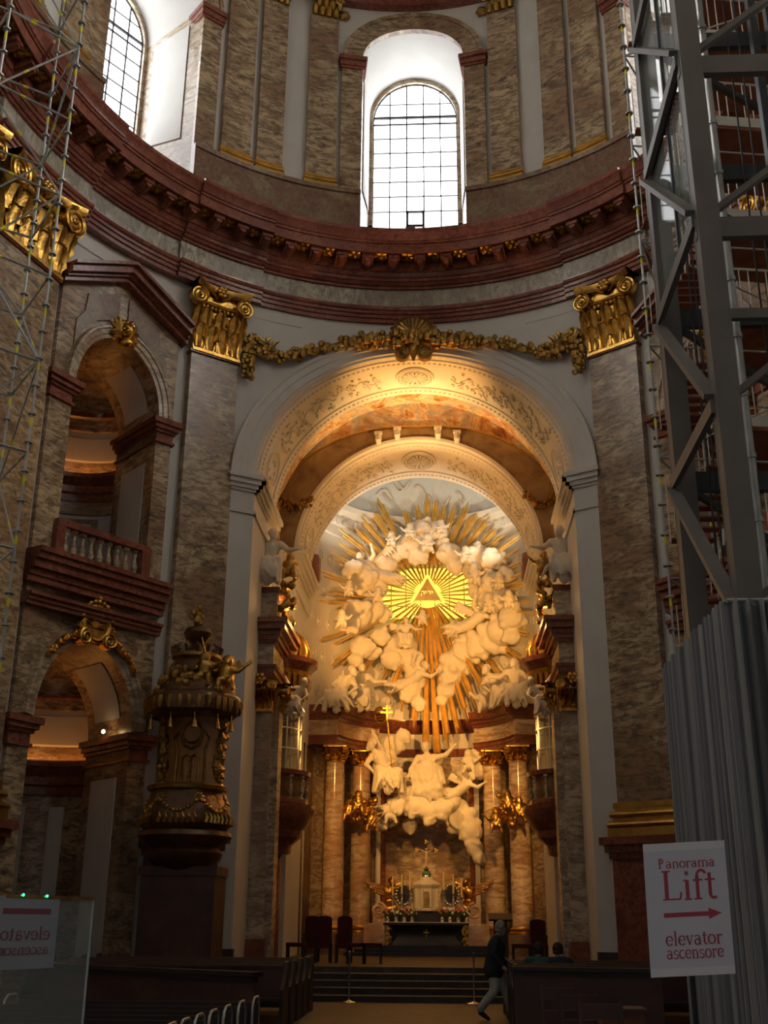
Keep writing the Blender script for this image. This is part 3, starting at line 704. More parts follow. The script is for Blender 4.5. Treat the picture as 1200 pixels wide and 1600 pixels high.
Y2 = 2.65
def SO(R, z0, yf, yb):
    """soffit map: angle from the crown, t through the depth, e down from the surface"""
    return lambda a, t, e: (((R-e)*math.sin(a)), (lambda x: yf(x)+(yb-yf(x))*t)(R*math.sin(a)), z0+(R-e)*math.cos(a))
S1 = SO(RA, ZA, lambda x: yE(x), Y2); S2 = SO(4.05, 13.2, lambda x: 5.2, 8.7)
def soffit(parent, so, name, R):
    m = MB(); A_ = [-PI/2+PI*i/72 for i in range(73)]; m.grid([[so(a, t, e) for a in A_] for t, e in ((0,0),(.06,0),(.06,.05),(.2,.05),(.2,.0),(.8,.0),(.8,.05),(.94,.05),(.94,0),(1,0))]); m.build(name, CREAM, parent, 30)
    m = MB()
    for t in (.13, .87):
        n = int(PI*R/.16)
        for i in range(n):
            a = -PI/2+PI*(i+.5)/n; p = so(a, t, .06); m.sph(p, (.055,.055,.05), 6)
    m.build('bead_border', CREAM, parent)
    m = MB()
    def q(a, t, e): return so(a, t, e)
    for ring_r in (.30, .25): m.path([q(ring_r*1.9*math.cos(w)/R, .5+ring_r*math.sin(w)*.75, .05) for w in [2*PI*i/28 for i in range(28)]], .04, 6, closed=True)
    for i in range(14): w = 2*PI*i/14; m.path([q(.09*math.cos(w)/R, .5+.035*math.sin(w), .05), q(.4*math.cos(w)/R, .5+.16*math.sin(w), .05)], [.02,.055], 6)
    m.sph(q(0,.5,.05), .1, 8); m.build('medallion', CREAM, parent)
    m = MB(); rs = random.Random(11)
    for sg in (-1, 1):
        for seg in range(5):
            a0 = sg*(.26+seg*.175); pts = [q(a0+sg*.17*i/10, .5+.08*math.sin(i/10*2*PI+seg), .02) for i in range(11)]; m.path(pts, .022, 6)
            for j in range(17):
                a = a0+sg*.17*rs.random(); t = .5+rs.uniform(-.2,.2); w = rs.random()*6.3
                m.path([q(a+.02*math.cos(w)*i/3, t+.03*math.sin(w+i*.5)*i, .02+.03*(i % 2)) for i in range(4)], [.04,.042,.035,.015], 6)
        a = sg*1.32; m.path([q(a+.12*math.cos(w), .5+.2*math.sin(w), .05) for w in [2*PI*i/24 for i in range(24)]], .03, 6, closed=True); 
        for j in range(10): w = rs.random()*6.3; m.sph(q(a+.08*math.cos(w)*rs.random(), .5+.13*math.sin(w), .02), .07, 6)
    m.build('acanthus_relief', CREAM, parent)
soffit(ca, S1, 'soffit', RA)
for sg, side in ((-1, 'left'), (1, 'right')):
    p = thing('chancel_pier', 'white pier carrying the %s side of the chancel arch' % side, 'pier', (sg*4.7, -1, 0), kind='structure')
    m = MB(); x = sg*RA; y0 = yE(RA); m.grid([[(x,y0,0),(x,Y2,0)],[(x,y0,ZA),(x,Y2,ZA)]]); m.build('jamb', WHITE, p)
    m = MB()
    for z0, z1, pr in ((12.25,12.34,.05),(12.9,12.98,.05),(12.98,13.1,.12),(13.1,13.24,.2),(13.24,13.36,.28)):
        a, b = sorted((sg*(RA-pr), sg*5.04)); m.mbox(MA, a, b, z0, z1, -.15, pr)
        a, b = sorted((sg*(RA-pr), sg*(RA+.1))); m.box(a, b, y0-.05, Y2+.1, z0, z1)
    m.build('impost', WHITE, p)
    m = MB(); a, b = sorted((sg*4.4, sg*5.04)); m.mbox(MA, a, b, 0, 1.0, -.1, .08); m.build('base', STEPM, p)
# gilded garland along the arch crown with shell cartouche
def blobs(m, pts, r, n, rs, fl=6):
    for i in range(n):
        t = rs.random()*(len(pts)-1); k = int(t); f = t-k; p = Vector(pts[k])*(1-f)+Vector(pts[k+1])*f
        q = p+Vector((rs.uniform(-r,r), rs.uniform(-r,r*.3), rs.uniform(-r,r))); s = r*rs.uniform(.35,.7)
        m.sph(q, (s,s*.8,s), fl)
rs = random.Random(3)
for sg, side in ((-1, 'left'), (1, 'right')):
    g = thing('flower_garland', 'gilded flower garland with ribbon bow on the %s haunch of the chancel arch' % side, 'garland', MA(sg*4.4, 16.9, .2), 'garlands over the chancel arch')
    pts = [MA(sg*x, z, .22) for x, z in ((.95,18.25),(1.6,18.1),(2.3,17.9),(3.0,17.6),(3.6,17.3),(4.15,17.15),(4.55,17.35))]
    m = MB(); m.path(pts, .09, 8); blobs(m, pts, .17, 150, rs); m.build('swag', DGOLD, g)
    pts = [MA(sg*x, z, .22) for x, z in ((4.6,17.5),(4.72,17.1),(4.75,16.7),(4.74,16.3))]
    m = MB(); m.path(pts, .07, 8); blobs(m, pts, .15, 70, rs); m.build('drop', DGOLD, g)
    m = MB()
    for dx, dz, a in ((-.35,.25,.5),(.05,.3,-.6),(-.5,.1,1.2),(.15,0,-1.2)):
        m.path([MA(sg*(4.62+dx*t*1.4+.08*math.sin(t*9)), 17.5+dz*t+.12*math.sin(t*6+a), .2+.06*math.sin(t*8)) for t in [i/9 for i in range(10)]], [.075]*9+[.03], 6)
    m.build('ribbon_bow', DGOLD, g)
c = thing('shell_cartouche', 'gilded shell cartouche at the crown of the chancel arch', 'cartouche', MA(0, 18.0, .3))
m = MB()
for i in range(11):
    a = PI*(i+.0)/10; m.path([MA(.12*math.cos(a), 18.35+.1*math.sin(a), .3), MA(.5*math.cos(a), 18.38+.42*math.sin(a), .42), MA(.72*math.cos(a), 18.38+.56*math.sin(a), .3)], [.05,.1,.05], 7)
m.build('shell', DGOLD, c)
m = MB(); blobs(m, [MA(x, 18.2-.12*abs(x), .3) for x in (-1.6,-1,-.4,0,.4,1,1.6)], .22, 110, rs); m.build('leaf_spray', DGOLD, c)
for sg in (-1, 1):
    m = MB(); spiral(m, MA, sg*.34, 17.72, .24, .34, 1.7, sg, .06); m.path([MA(sg*.12,18.2,.3), MA(sg*.3,18.0,.36), MA(sg*.5,17.85,.34)], .07, 6); m.build('scroll', DGOLD, c)
m = MB(); m.sph(MA(0,17.85,.36), (.16,.14,.22), 10); m.path([MA(0,17.7,.34), MA(0,17.45,.3)], [.12,.03], 8); m.build('pendant', DGOLD, c)
# ================================================================== presbytery between the two arches
pf = MB(); pf.box(-4.9, 4.9, -1.0, 14, .0, .62)
tag(pf.build('floor_presbytery', FLOORM), 'raised stone floor of the presbytery in front of the altar', 'floor', kind='structure')
for i in range(4):
    y0 = -3.6+.6*i; m = MB(); h = .62*(i+1)/5; m.box(-4.3+.0*i, 4.3, y0, -1.0, h-.124, h)
    for yy in (y0,): m.box(-4.3, 4.3, yy-.03, yy+.02, h-.03, h)
    tag(m.build('stair_step', STEPM), ('lowest', 'second', 'third', 'fourth')[i]+' stone step climbing to the presbytery', 'step', 'presbytery steps', 'structure')
m = MB(); AV = [-PI/2+PI*i/48 for i in range(49)]
m.grid([[(5.0*math.sin(a), y, 13.3+5.35*math.cos(a)) for a in AV] for y in (Y2, 3.6, 4.6, 5.25)])
tag(m.build('ceiling_fresco', FRES), 'painted presbytery vault with clouds and figures in ochre and rose', 'vault', kind='structure')
rs = random.Random(21)
for k, (a, y) in enumerate(((-.42,3.55),(0,3.7),(.36,3.55))):
    m = MB(); p = (5.0*math.sin(a), y, 13.3+5.35*math.cos(a)); m.lathe([(.0,-.06),(.1,-.06),(.12,.0)], p, 12); tag(m.build('vault_opening', IRON), ('left', 'middle', 'right')[k]+' small dark round hole in the painted vault', 'vent', 'holes in the painted vault')
for sg, side in ((-1, 'left'), (1, 'right')):
    m = MB(); m.box(min(sg*4.95, sg*5.1), max(sg*4.95, sg*5.1), Y2, 9, 0, 16)
    tag(m.build('wall_presbytery_%s' % side, CREAM), 'cream side wall of the presbytery on the %s' % side, 'wall', kind='structure')
F2 = lambda x, z, d: (x, 5.2-d, z)
a2 = thing('inner_arch', 'cream stuccoed inner arch framing the altar apse', 'arch', (0,5.2,13.2), kind='structure')
m = MB(); holed_wall(m, F2, [i*.35-4.95 for i in range(29)], 13.2, lambda s: 13.3+5.35*math.sqrt(max(0, 1-(s/5.0)**2))+.05, 0, [(0,4.05,13.2,13.2,4.05)]); m.build('painted_spandrel', FRES, a2)
m = MB(); rr_ = lambda a: 4.5+.95*abs(math.sin(a))**1.5
m.grid([[F2(4.05*math.sin(a), 13.2+4.05*math.cos(a), .01) for a in AV], [F2(min(4.94, max(-4.94, rr_(a)*math.sin(a))), 13.2+rr_(a)*math.cos(a), .01) for a in AV]]); m.build('painted_border', FRESD, a2)
m = MB(); m.path([F2(min(4.94, max(-4.94, (rr_(a)+.02)*math.sin(a))), 13.2+(rr_(a)+.02)*math.cos(a), .03) for a in AV[6:-6]], .05, 6); m.build('border_line', SGOLD, a2)
m = MB(); ring(m, F2, [(4.05*math.cos(PI*i/60), 13.2+4.05*math.sin(PI*i/60)) for i in range(61)], [(0,-.05),(0,.04),(.1,.05),(.12,.0)]); m.build('archivolt', CREAM, a2)
soffit(a2, S2, 'soffit', 4.05)
for sg in (-1, 1):
    m = MB(); m.box(min(sg*4.05,sg*5), max(sg*4.05,sg*5), 5.2, 8.7, 0, 13.2); m.build('pier', CREAM, a2)
    m = MB()
    for z0, z1, pr in ((11.9,12.0,.06),(12.6,12.72,.08),(12.72,12.9,.16),(12.9,13.05,.26),(13.05,13.2,.34)): m.box(min(sg*(4.05-pr),sg*5), max(sg*(4.05-pr),sg*5), 5.2-pr, 8.7+pr, z0, z1)
    m.build('impost', CREAM, a2)
    m = MB(); m.lathe([(.0,13.25),(.3,13.25),(.34,13.4),(.34,14.15),(.28,14.3),(0,14.3)], (sg*4.0, 8.95, 0), 16); m.build('corbel_block', RED, a2)
    for x in (.7, 1.35):
        m = MB(); zz = 13.2+math.sqrt(4.05**2-x*x); m.path([F2(sg*x, zz+.08, .02), F2(sg*x, zz+.2, .12), F2(sg*x, zz+.42, .1)], [.08,.11,.1], 8); m.mbox(F2, sg*x-.13, sg*x+.13, zz+.42, zz+.5, -.02, .2); m.build('console', CREAM, a2)
    m = MB(); pts = [F2(sg*x, z, .04) for x, z in ((4.6,15.1),(4.3,14.75),(3.9,14.85),(3.6,15.2))]; blobs(m, pts, .14, 60, rs); m.build('painted_swag', DGOLD, a2)
    m = MB(); m.lathe([(0,0),(.32,.02),(.4,.1),(.36,.8),(.42,1.1),(.2,1.35),(0,1.4)], (sg*4.72, 4.4, 13.35), 14, sx=.5); m.build('gilded_panel', WALNUT, a2)
    m = MB(); rows = []
    for i in range(9):
        a = PI*i/8; rows.append((sg*4.93, 3.9+.75*math.cos(a), 13.6+1.7*math.sin(a)))
    m.path(rows, .09, 6); m.build('lunette_frame', DGOLD, a2)
# side piers with capitals, entablatures, carved vases and figures
for sg, side in ((-1, 'left'), (1, 'right')):
    fn = (lambda sg: lambda s, z, d: (sg*4.36+s, .9-d, z))(sg)
    p = thing('presbytery_pilaster', 'marble pilaster with gilded capital just inside the %s chancel pier' % side, 'pilaster', (sg*4.36, .9, .62), kind='structure')
    m = MB(); m.mbox(fn, -.34, .34, .62, 7.2, -1.2, 0); m.build('shaft', BUFF2, p)
    m = MB(); a, b = sorted((sg*3.84, sg*4.2)); m.box(a, b, 1.25, 1.95, .62, 7.2); m.build('return_pilaster', BUFF2, p)
    m = MB(); m.mbox(fn, -.42, .42, .62, 1.05, -1.2, .1); m.mbox(fn, -.38, .38, 1.05, 1.2, -1.2, .06); m.build('base', RED, p)
    giant_capital(p, fn, .36, 7.15, .9)
    f3 = (lambda sg: lambda s, z, d: (sg*(4.02-d), 1.9+s*(-sg)*-1, z))(sg); giant_capital(p, f3, .3, 7.15, .9)
    e = thing('presbytery_entablature', 'red and buff marble entablature on the %s presbytery wall' % side, 'entablature', (sg*4.4, 3, 8.05), kind='structure')
    def lay(L, nm, mt):
        m = MB()
        for z0, z1, pr in L:
            a, b = sorted((sg*(4.02-pr), sg*4.95)); m.box(a, b, .85-pr, 5.2, z0, z1)
        m.build(nm, mt, e)
    lay([(8.05,8.2,.0),(8.2,8.36,.04),(8.36,8.45,.1)], 'architrave', RED); lay([(8.45,9.05,0)], 'frieze', BUFF2)
    lay([(9.05,9.15,.06),(9.15,9.28,.14),(9.28,9.42,.2),(9.42,9.6,.34),(9.6,9.74,.42)], 'cornice', RED)
    m = MB(); a, b = sorted((sg*4.0, sg*4.7)); m.box(a, b, .95, 1.7, 9.74, 10.6); m.build('pedestal', BUFF2, e)
    m = MB(); a, b = sorted((sg*3.94, sg*4.76)); m.box(a, b, .9, 1.76, 10.6, 10.76); m.build('pedestal_cap', RED, e)
    # bowed oratory
    cx, cy, R = sg*4.6, 4.15, 1.22; a0, a1 = (-80, 80) if sg < 0 else (100, 260)
    o = thing('oratory', 'bowed gilded oratory with glazed bay and balustrade on the %s presbytery wall' % side, 'oratory', (cx, cy, 4.0), kind='structure')
    def lt(nm, mt, prof, n=22, sm=38):
        m = MB(); m.lathe(prof, (cx, cy, 0), n, a0, a1); return m.build(nm, mt, o, sm)
    lt('corbel', RED, [(.5,3.4),(.8,3.5),(.85,3.75),(1.1,3.95),(1.15,4.15),(1.3,4.3),(1.42,4.5),(1.5,4.72),(1.5,4.86),(1.2,4.9)], sm=30)
    lt('parapet_base', RED, [(1.26,4.88),(1.3,4.9),(1.3,5.02),(1.24,5.05)]); lt('parapet_rail', RED, [(1.22,5.68),(1.34,5.72),(1.36,5.84),(1.2,5.88)])
    lt('parapet_wall', DARKM, [(1.1,4.9),(1.1,5.7)])
    for i in range(7):
        a = math.radians(a0+(a1-a0)*(i+.5)/7); inst('baluster', BAL, o, (1.24*math.cos(a), 1.24*math.sin(a), 1.02), sc=(.9,.9,.95))
    lt('bay_glass', SMOKED, [(1.0,5.85),(1.0,8.3)]); m = MB()
    for i in range(6):
        a = math.radians(a0+(a1-a0)*i/5); p0 = (cx+1.02*math.cos(a), cy+1.02*math.sin(a), 5.85); m.tube(p0, (p0[0], p0[1], 8.3), .03, n=6)
    for z in (5.88, 6.5, 7.1, 7.55, 8.28): m.path([(cx+1.02*math.cos(math.radians(a0+(a1-a0)*i/16)), cy+1.02*math.sin(math.radians(a0+(a1-a0)*i/16)), z) for i in range(17)], .05 if z == 7.55 else .025, 6)
    m.build('bay_bars', WHITE, o)
    lt('valance', GOLD, [(1.02,8.25),(1.1,8.3),(1.14,8.6),(1.2,8.75),(1.24,8.85)])
    m = MB()
    for i in range(15):
        a = math.radians(a0+(a1-a0)*(i+.5)/15); m.path([(cx+1.16*math.cos(a), cy+1.16*math.sin(a), z) for z in (8.72,8.45,8.1+.2*(i % 2))], [.1,.08,.02], 6)
    m.build('valance_fringe', GOLD, o)
    lt('cornice', RED, [(1.2,8.82),(1.28,8.9),(1.34,9.0),(1.46,9.08),(1.5,9.22),(1.3,9.28)], sm=30)
    lt('dome', DGOLD, [(1.15,9.25),(1.2,9.5),(1.05,9.9),(.7,10.2),(.3,10.4),(.1,10.45)])
    m = MB(); 
    for i in range(9):
        a = math.radians(a0+(a1-a0)*(i+.5)/9); m.path([(cx+q*math.cos(a), cy+q*math.sin(a), z) for q, z in ((1.2,9.3),(1.22,9.55),(1.07,9.92),(.72,10.22),(.3,10.43))], .05, 6)
    m.sph((cx-sg*.15, cy, 10.6), .2, 10); m.sph((cx-sg*.15, cy, 10.9), .1, 8); m.build('dome_ribs', GOLD, o)
    lt('drum_wall', RED, [(.55,.62),(.55,3.4)])
    m = MB(); a, b = sorted((sg*4.18, sg*4.24)); m.box(a, b, 3.8, 4.5, .62, 3.0); m.build('doorway', VELVET, o)
# ================================================================== apse
YA, RP = 8.9, 4.25
def AF(phi, z, e): # phi from the back centre, e inwards
    r = math.radians(phi); return (XS+(RP-e)*math.sin(r), YA+(RP-e)*math.cos(r), z)
PH = [-90+4*i for i in range(46)]
def asweep(mb, phs, prof): mb.grid([[AF(p, z, e) for p in phs] for e, z in prof])
ap = thing('wall_apse', 'curved apse wall behind the high altar with cream upper zone and marble below', 'wall', (XS, YA+RP, .62), kind='structure')
m = MB(); asweep(m, PH, [(0,.62),(0,7.5)]); m.build('marble_zone', BUFF2, ap)
m = MB(); asweep(m, PH, [(0,7.5),(0,15.9)]); m.build('upper_zone', CREAM, ap)
m = MB()
for i in range(17):
    for j in range(5):
        ph = -80+10*i+(5 if j % 2 else 0); zc = 9.6+1.3*j; m.path([AF(ph+2.2*math.cos(w), zc+.2*math.sin(w), .03) for w in [2*PI*q/10 for q in range(10)]], .02, 5, closed=True); m.sph(AF(ph, zc, .0), .08, 6)
m.build('rosette_relief', CREAM, ap)
m = MB(); asweep(m, PH, [(0,15.85),(.06,15.9),(.06,16.3),(.1,16.35),(.1,16.75),(.18,16.85),(.3,16.95),(.36,17.15),(.1,17.25),(0,17.3)]); m.build('cornice', CREAM, ap, 30)
m = MB()
for i in range(34): ph = -84+5.1*i; a = AF(ph-1.0, 16.5, .1); b = AF(ph+1.0, 16.5, .1); m.bar(a, b, .16, .26)
m.build('dentils', CREAM, ap)
m = MB(); m.grid([[(XS+RP*math.cos(a)*math.sin(math.radians(p)), YA+RP*math.cos(a)*math.cos(math.radians(p)), 17.3+4.3*math.sin(a)) for p in PH] for a in [PI/2*i/10*.99 for i in range(11)]]); m.build('half_dome', FRESB, ap)
rs = random.Random(8); m = MB()
for i in range(46):
    a = rs.uniform(.1,.9); p = rs.uniform(-60,60); w = rs.random()*6
    P = lambda a, p: (XS+(RP-.05)*math.cos(a)*math.sin(math.radians(p)), YA+(RP-.05)*math.cos(a)*math.cos(math.radians(p)), 17.3+4.25*math.sin(a))
    m.path([P(a+.05*math.sin(w+t*.9), p+2.2*t*math.cos(w)) for t in range(6)], [.05,.07,.08,.07,.05,.02], 6)
m.build('stucco_scrolls', CREAM, ap)
for sg in (-1, 1):
    for c0, c1, mt, nm, e in ((24.5,27.2,WHITE,'white_strip',.06),(21.5,24.2,RED,'red_strip',.04),(84,88,WHITE,'white_strip',.06),(48,61,DARKM,'shade_panel',.02),(72,80,DARKM,'shade_panel',.02),(29,37,DARKM,'shade_panel',.02)):  # dark marble panels stand in for the shade between the columns
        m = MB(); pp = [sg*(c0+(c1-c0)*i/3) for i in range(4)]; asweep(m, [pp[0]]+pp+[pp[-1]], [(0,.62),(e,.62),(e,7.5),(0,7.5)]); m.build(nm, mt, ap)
def column_capital(p, c, r, z, H):
    m = MB(); m.lathe([(r*1.12,z-.05),(r*1.15,z),(r*.98,z+.05),(r*1.0,z+H*.5),(r*1.25,z+H*.8),(r*1.2,z+H*.85)], (c[0],c[1],0), 20)
    for j, (zz, h, n, o) in enumerate(((.05,.4,8,0),(.28,.42,8,.5))):
        for i in range(n):
            a = 2*PI*(i+o)/n; f = lambda s, z_, d, a=a: (c[0]+(r+d)*math.cos(a)-s*math.sin(a), c[1]+(r+d)*math.sin(a)+s*math.cos(a), z_)
            acanthus(m, f, 0, z+H*zz, H*h, r*.72, .03, .1, 6)
    k = m.build('capital', GOLD, p)
    for i in range(4):
        a = -PI/4+PI/2*i; m = MB()
        f = lambda s, z_, d, a=a: (c[0]+(r*1.12+s)*math.cos(a)-d*math.sin(a), c[1]+(r*1.12+s)*math.sin(a)+d*math.cos(a), z_)
        spiral(m, f, .08, z+H*.72, r*.42, .1, 2, 1, .04); m.build('volute', GOLD, k)
    m = MB(); q = r*1.3; m.box(c[0]-q, c[0]+q, c[1]-q, c[1]+q, z+H*.9, z+H); m.build('abacus', GOLD, k)
CP = []
for sg, side in ((-1, 'left'), (1, 'right')):
    for ph, w in ((42.5, 'inner'), (66.5, 'outer')):
        x, y, _ = AF(sg*ph, 0, .72); CP.append((x, y)); p = thing('altar_column', 'polished veined marble column, the %s one on the %s of the altar' % (w, side), 'column', (x, y, .62), 'columns beside the altar', 'structure')
        m = MB(); m.box(x-.5, x+.5, y-.5, y+.5, .62, 1.25); m.build('pedestal', DARKM, p)
        m = MB(); m.lathe([(.48,1.25),(.48,1.32),(.42,1.36),(.44,1.44),(.38,1.48),(.36,1.52)], (x,y,0), 24); m.build('base', SGOLD, p)
        m = MB(); m.lathe([(.36,1.5),(.365,3),(.35,5),(.315,6.95),(.34,6.98),(.33,7.05)], (x,y,0), 28); m.build('shaft', COLM, p)
        column_capital(p, (x, y), .31, 7.03, .5)
    e = thing('altar_entablature', 'red and cream marble entablature over the %s pair of altar columns' % side, 'entablature', AF(sg*54, 7.53, .7), kind='structure')
    pp = [sg*(33+46*i/14) for i in range(15)]
    for nm, mt, prof in (('architrave', RED, [(.0,7.53),(1.05,7.53),(1.05,7.66),(1.09,7.67),(1.09,7.78),(1.15,7.84),(0,7.85)]), ('frieze', COLM, [(0,7.85),(1.04,7.85),(1.04,8.38),(0,8.38)]), ('cornice', RED, [(0,8.38),(1.1,8.38),(1.12,8.46),(1.2,8.52),(1.2,8.6),(1.36,8.66),(1.38,8.78),(1.44,8.86),(1.44,8.92),(0,8.95)])):
        m = MB(); asweep(m, pp, prof)
        for ph in (pp[0], pp[-1]): m.add([AF(ph, z, q) for q, z in prof], [tuple(range(len(prof)))])
        m.build(nm, mt, e, 30)
m = MB(); asweep(m, [-33+6*i for i in range(12)], [(0,8.4),(.1,8.45),(.2,8.6),(.3,8.8),(.3,8.9),(0,8.93)]); asweep(m, [-33+6*i for i in range(12)], [(0,7.53),(.1,7.55),(.14,7.8),(0,7.85)]); m.build('rear_cornice', RED, ap, 30)
# ================================================================== the gilded glory and white stucco figures
def apt(px, py, off):
    """point on the concave apse wall, moved off metres inwards, along a sight line of the photograph"""
    y = 12.5
    for _ in range(8):
        x = at(px, py, y)[0]; q = max(.0, (RP-off)**2-(x-XS)**2); y = YA+math.sqrt(q)
    return at(px, py, y), (y+30)*1.04/F
GC = apt(668, 928, .55)[0]
gl = thing('gilded_sunburst', 'great gilded sunburst of rays around the triangle on the apse wall', 'sunburst', tuple(GC))
rs = random.Random(17)
def wallpt(ang, r, off):
    x = GC[0]+r*math.cos(ang); z = GC[2]+r*math.sin(ang); q = max(.05, (RP-off)**2-(x-XS)**2); return Vector((x, YA+math.sqrt(q), z))
def ray_mesh(ang, r0, r1, w, off):
    m = MB(); n = 3; da = w/r1*.9
    for j in range(n):
        a = ang+(j-1)*da*.62; rr = r1*(1-.06*abs(j-1)-.07*rs.random()); ww = w*.55
        p0 = wallpt(a, r0, off); p1 = wallpt(a, rr, off*.8); t = (p1-p0).normalized(); s = Vector((-math.sin(a), 0, math.cos(a)))
        w0 = ww*.45*r0/r1+.012; dn = Vector((0, -.06, 0))
        m.add([p0-s*w0, p0+dn*.6, p0+s*w0, p1-s*ww*.5, p1+dn, p1+s*ww*.5, p1+t*ww*1.1+dn*.4], [(0,1,4,3),(1,2,5,4),(3,4,6),(4,5,6),(2,0,3,5),(3,6,5)])
    return m
LONG = [(-96,5.6),(-91,6.5),(-87,6.75),(-83,6.3),(-79,5.8),(-74,5.4),(-69,5.0),(-102,4.9),(-109,4.5),(-63,5.7),(-57,5.2),(-51,4.6),(-117,3.9)]
TOPS = [(90,4.35),(84.5,4.15),(79.5,4.0),(96,3.95),(117,4.5),(123,4.15),(104,3.85),(-137,5.0),(-146,4.8),(-128,4.5),(-33,4.6),(-42,4.9)]
A0 = []
for k in range(44):
    a = -180+k*360/44+rs.uniform(-1,1)
    if -125 < a < -48 or min(abs(a-t[0]) for t in TOPS) < 4.6: continue
    A0.append((a, (3.8+.25*max(0, math.sin(math.radians(a))) if a > 0 else 4.05)+rs.uniform(-.3,.25)))
A0 += TOPS
def r_in(a): c, s_ = math.cos(math.radians(a)), math.sin(math.radians(a)); return 1/math.sqrt((c/2.1)**2+(s_/1.22)**2)
for a, R in A0+LONG: ray_mesh(math.radians(a), r_in(a)+.05 if not -115 < a < -60 else .75, R, .19 if a > 0 else .18, .5 if not -115 < a < -60 else 1.15).build('ray', RAYG, gl, 20)
for k in range(44):
    a = k*360/44+4; r0 = .56; r1 = r_in(a)+.1+rs.uniform(0,.2)
    ray_mesh(math.radians(a), r0, r1, .06, .42).build('inner_ray', RAYG, gl, 20)
# window behind and triangle
wy = 12.98
WP = [(-1.95,-.75),(-1.55,-.98),(1.5,-.98),(2.0,-.7),(2.1,0),(1.9,.6),(1.35,.95),(.8,1.15),(-.7,1.15),(-1.3,.9),(-1.85,.5),(-2.05,0)]
m = MB(); GFN = lambda s, z, d: (GC[0]+s, YA+math.sqrt((RP-.12)**2-(s+GC[0]-XS)**2)-d, GC[2]+z+.02)
rows = [[GFN(p[0]*t, p[1]*t, 0) for p in WP+[WP[0]]] for t in (0,.5,1)]; m.grid(rows)
wg = thing('window_20', 'yellow lit window behind the triangle in the middle of the gilded sunburst', 'window', GFN(0,0,0), kind='structure'); m.build('pane', GLOW, wg, 0)
m = MB()
for s in (-1.45,-.87,-.29,.29,.87,1.45): m.mbox(GFN, s-.012, s+.012, -.98 if abs(s) < 1.4 else -.7, 1.05 if abs(s) < 1 else .6, .02, .05)
for z in (-.45,.12,.68): m.path([GFN(s, z, .04) for s in [-1.9+i*.38 for i in range(11)] if abs(s) < (1.95 if z < .5 else 1.5)], .014, 5)
m.build('window_bars', IRON, wg, 0)
tr = thing('triangle_plaque', 'gilded triangle with four bright letters at the heart of the sunburst', 'plaque', GFN(0,0,.5))
m = MB(); m.prism([(-.52,-.3),(.52,-.3),(0,.6)], GFN, .42, .5); m.build('plate', RAYG, tr, 0)
m = MB(); m.cur = 0
def tri(k, d0, d1):
    o = [(-.52*k,-.3-.19*(k-1)*1.2),(.52*k,-.3-.19*(k-1)*1.2),(0,.6*k)]; i = [(-.56,-.33),(.56,-.33),(0,.66)]; a = len(m.v)
    m.add([GFN(*p, d1) for p in o]+[GFN(*p, d1) for p in i], [(0,1,4,3),(1,2,5,4),(2,0,3,5)])
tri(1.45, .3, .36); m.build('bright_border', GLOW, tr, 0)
m = MB(); H = .2
def stroke(x0, z0, x1, z1, w=.04): m.bar(GFN(x0,z0,.51), GFN(x1,z1,.51), .02, w, (0,1,0)) if False else m.bar(GFN(x0,z0,.515), GFN(x1,z1,.515), w, .015, (0,-1,0))
b = -.14
stroke(.21,b+H,.15,b+H); stroke(.20,b+H,.19,b+H*.55)                                   # yod
for x in (.03,-.22): stroke(x+.09,b+H,x-.03,b+H); stroke(x+.085,b+H,x+.085,b); stroke(x-.02,b+H*.62,x-.02,b)   # he
stroke(-.05,b+H,-.10,b+H); stroke(-.06,b+H,-.06,b)                                     # vav
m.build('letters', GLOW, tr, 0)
# ---- clouds
def cloud(blobs, off, lab, seed, group='stucco clouds of the glory', dep=.6):
    m = MB(); r_ = random.Random(seed); c0 = None
    for px, py, rp in blobs:
        p, sc = apt(px, py, off); r = rp*sc
        if c0 is None: c0 = p
        m.sph(p, (r, r*dep+.06, r*.92), 14)
        for i in range(15):
            a = r_.random()*6.28; q = r*r_.uniform(.16,.42); e = r*r_.uniform(.35,.95)
            m.sph((p[0]+e*math.cos(a), p[1]-r_.uniform(.2,.75)*r*dep*(1.35-e/r*.7), p[2]+e*math.sin(a)), (q, q*.85, q), 10)
        a0_ = r_.random()*6
        m.path([(p[0]+r*(.75-.06*j)*math.cos(a0_+j*.55), p[1]-r*dep*.75-.04, p[2]+r*(.7-.06*j)*math.sin(a0_+j*.55)) for j in range(11)], [r*.13]*10+[.02], 6)
    me = sculpt(m, 'cloud', STUCCO, .048, 1, .022, 9, seed)
    o = bpy.data.objects.new('stucco_cloud', me); COL.objects.link(o)
    co = np.zeros(len(me.vertices)*3); me.vertices.foreach_get('co', co); co = co.reshape(-1,3)-np.array(c0); me.vertices.foreach_set('co', co.ravel()); o.location = c0
    return tag(o, lab, 'cloud', group)
cloud([(640,850,20),(660,828,20),(684,832,16),(655,868,16),(625,862,14)], .95, 'white stucco cloud at the top of the sunburst, above the triangle', 1)
cloud([(703,866,20),(690,850,12),(712,885,14)], .95, 'round white stucco cloud upper right of the triangle', 2)
cloud([(748,870,22),(768,876,20),(738,892,16),(752,900,14)], .85, 'white stucco cloud at the upper right rim of the sunburst', 3)
cloud([(772,912,22),(790,900,14),(762,936,20),(786,940,22),(745,925,14)], .8, 'broad white stucco cloud right of the lit window', 4)
cloud([(800,965,22),(786,985,26),(770,1000,24),(800,995,14)], .8, 'white stucco cloud low on the right rim of the sunburst', 5)
cloud([(750,1008,22),(728,1020,24),(712,1036,24),(704,1056,20),(696,1078,14),(690,1095,9)], .95, 'long white stucco cloud tongue trailing down right of centre', 6)
cloud([(566,905,24),(585,918,22),(600,885,20),(615,868,14),(552,890,16)], .85, 'white stucco cloud at the upper left rim of the sunburst', 7)
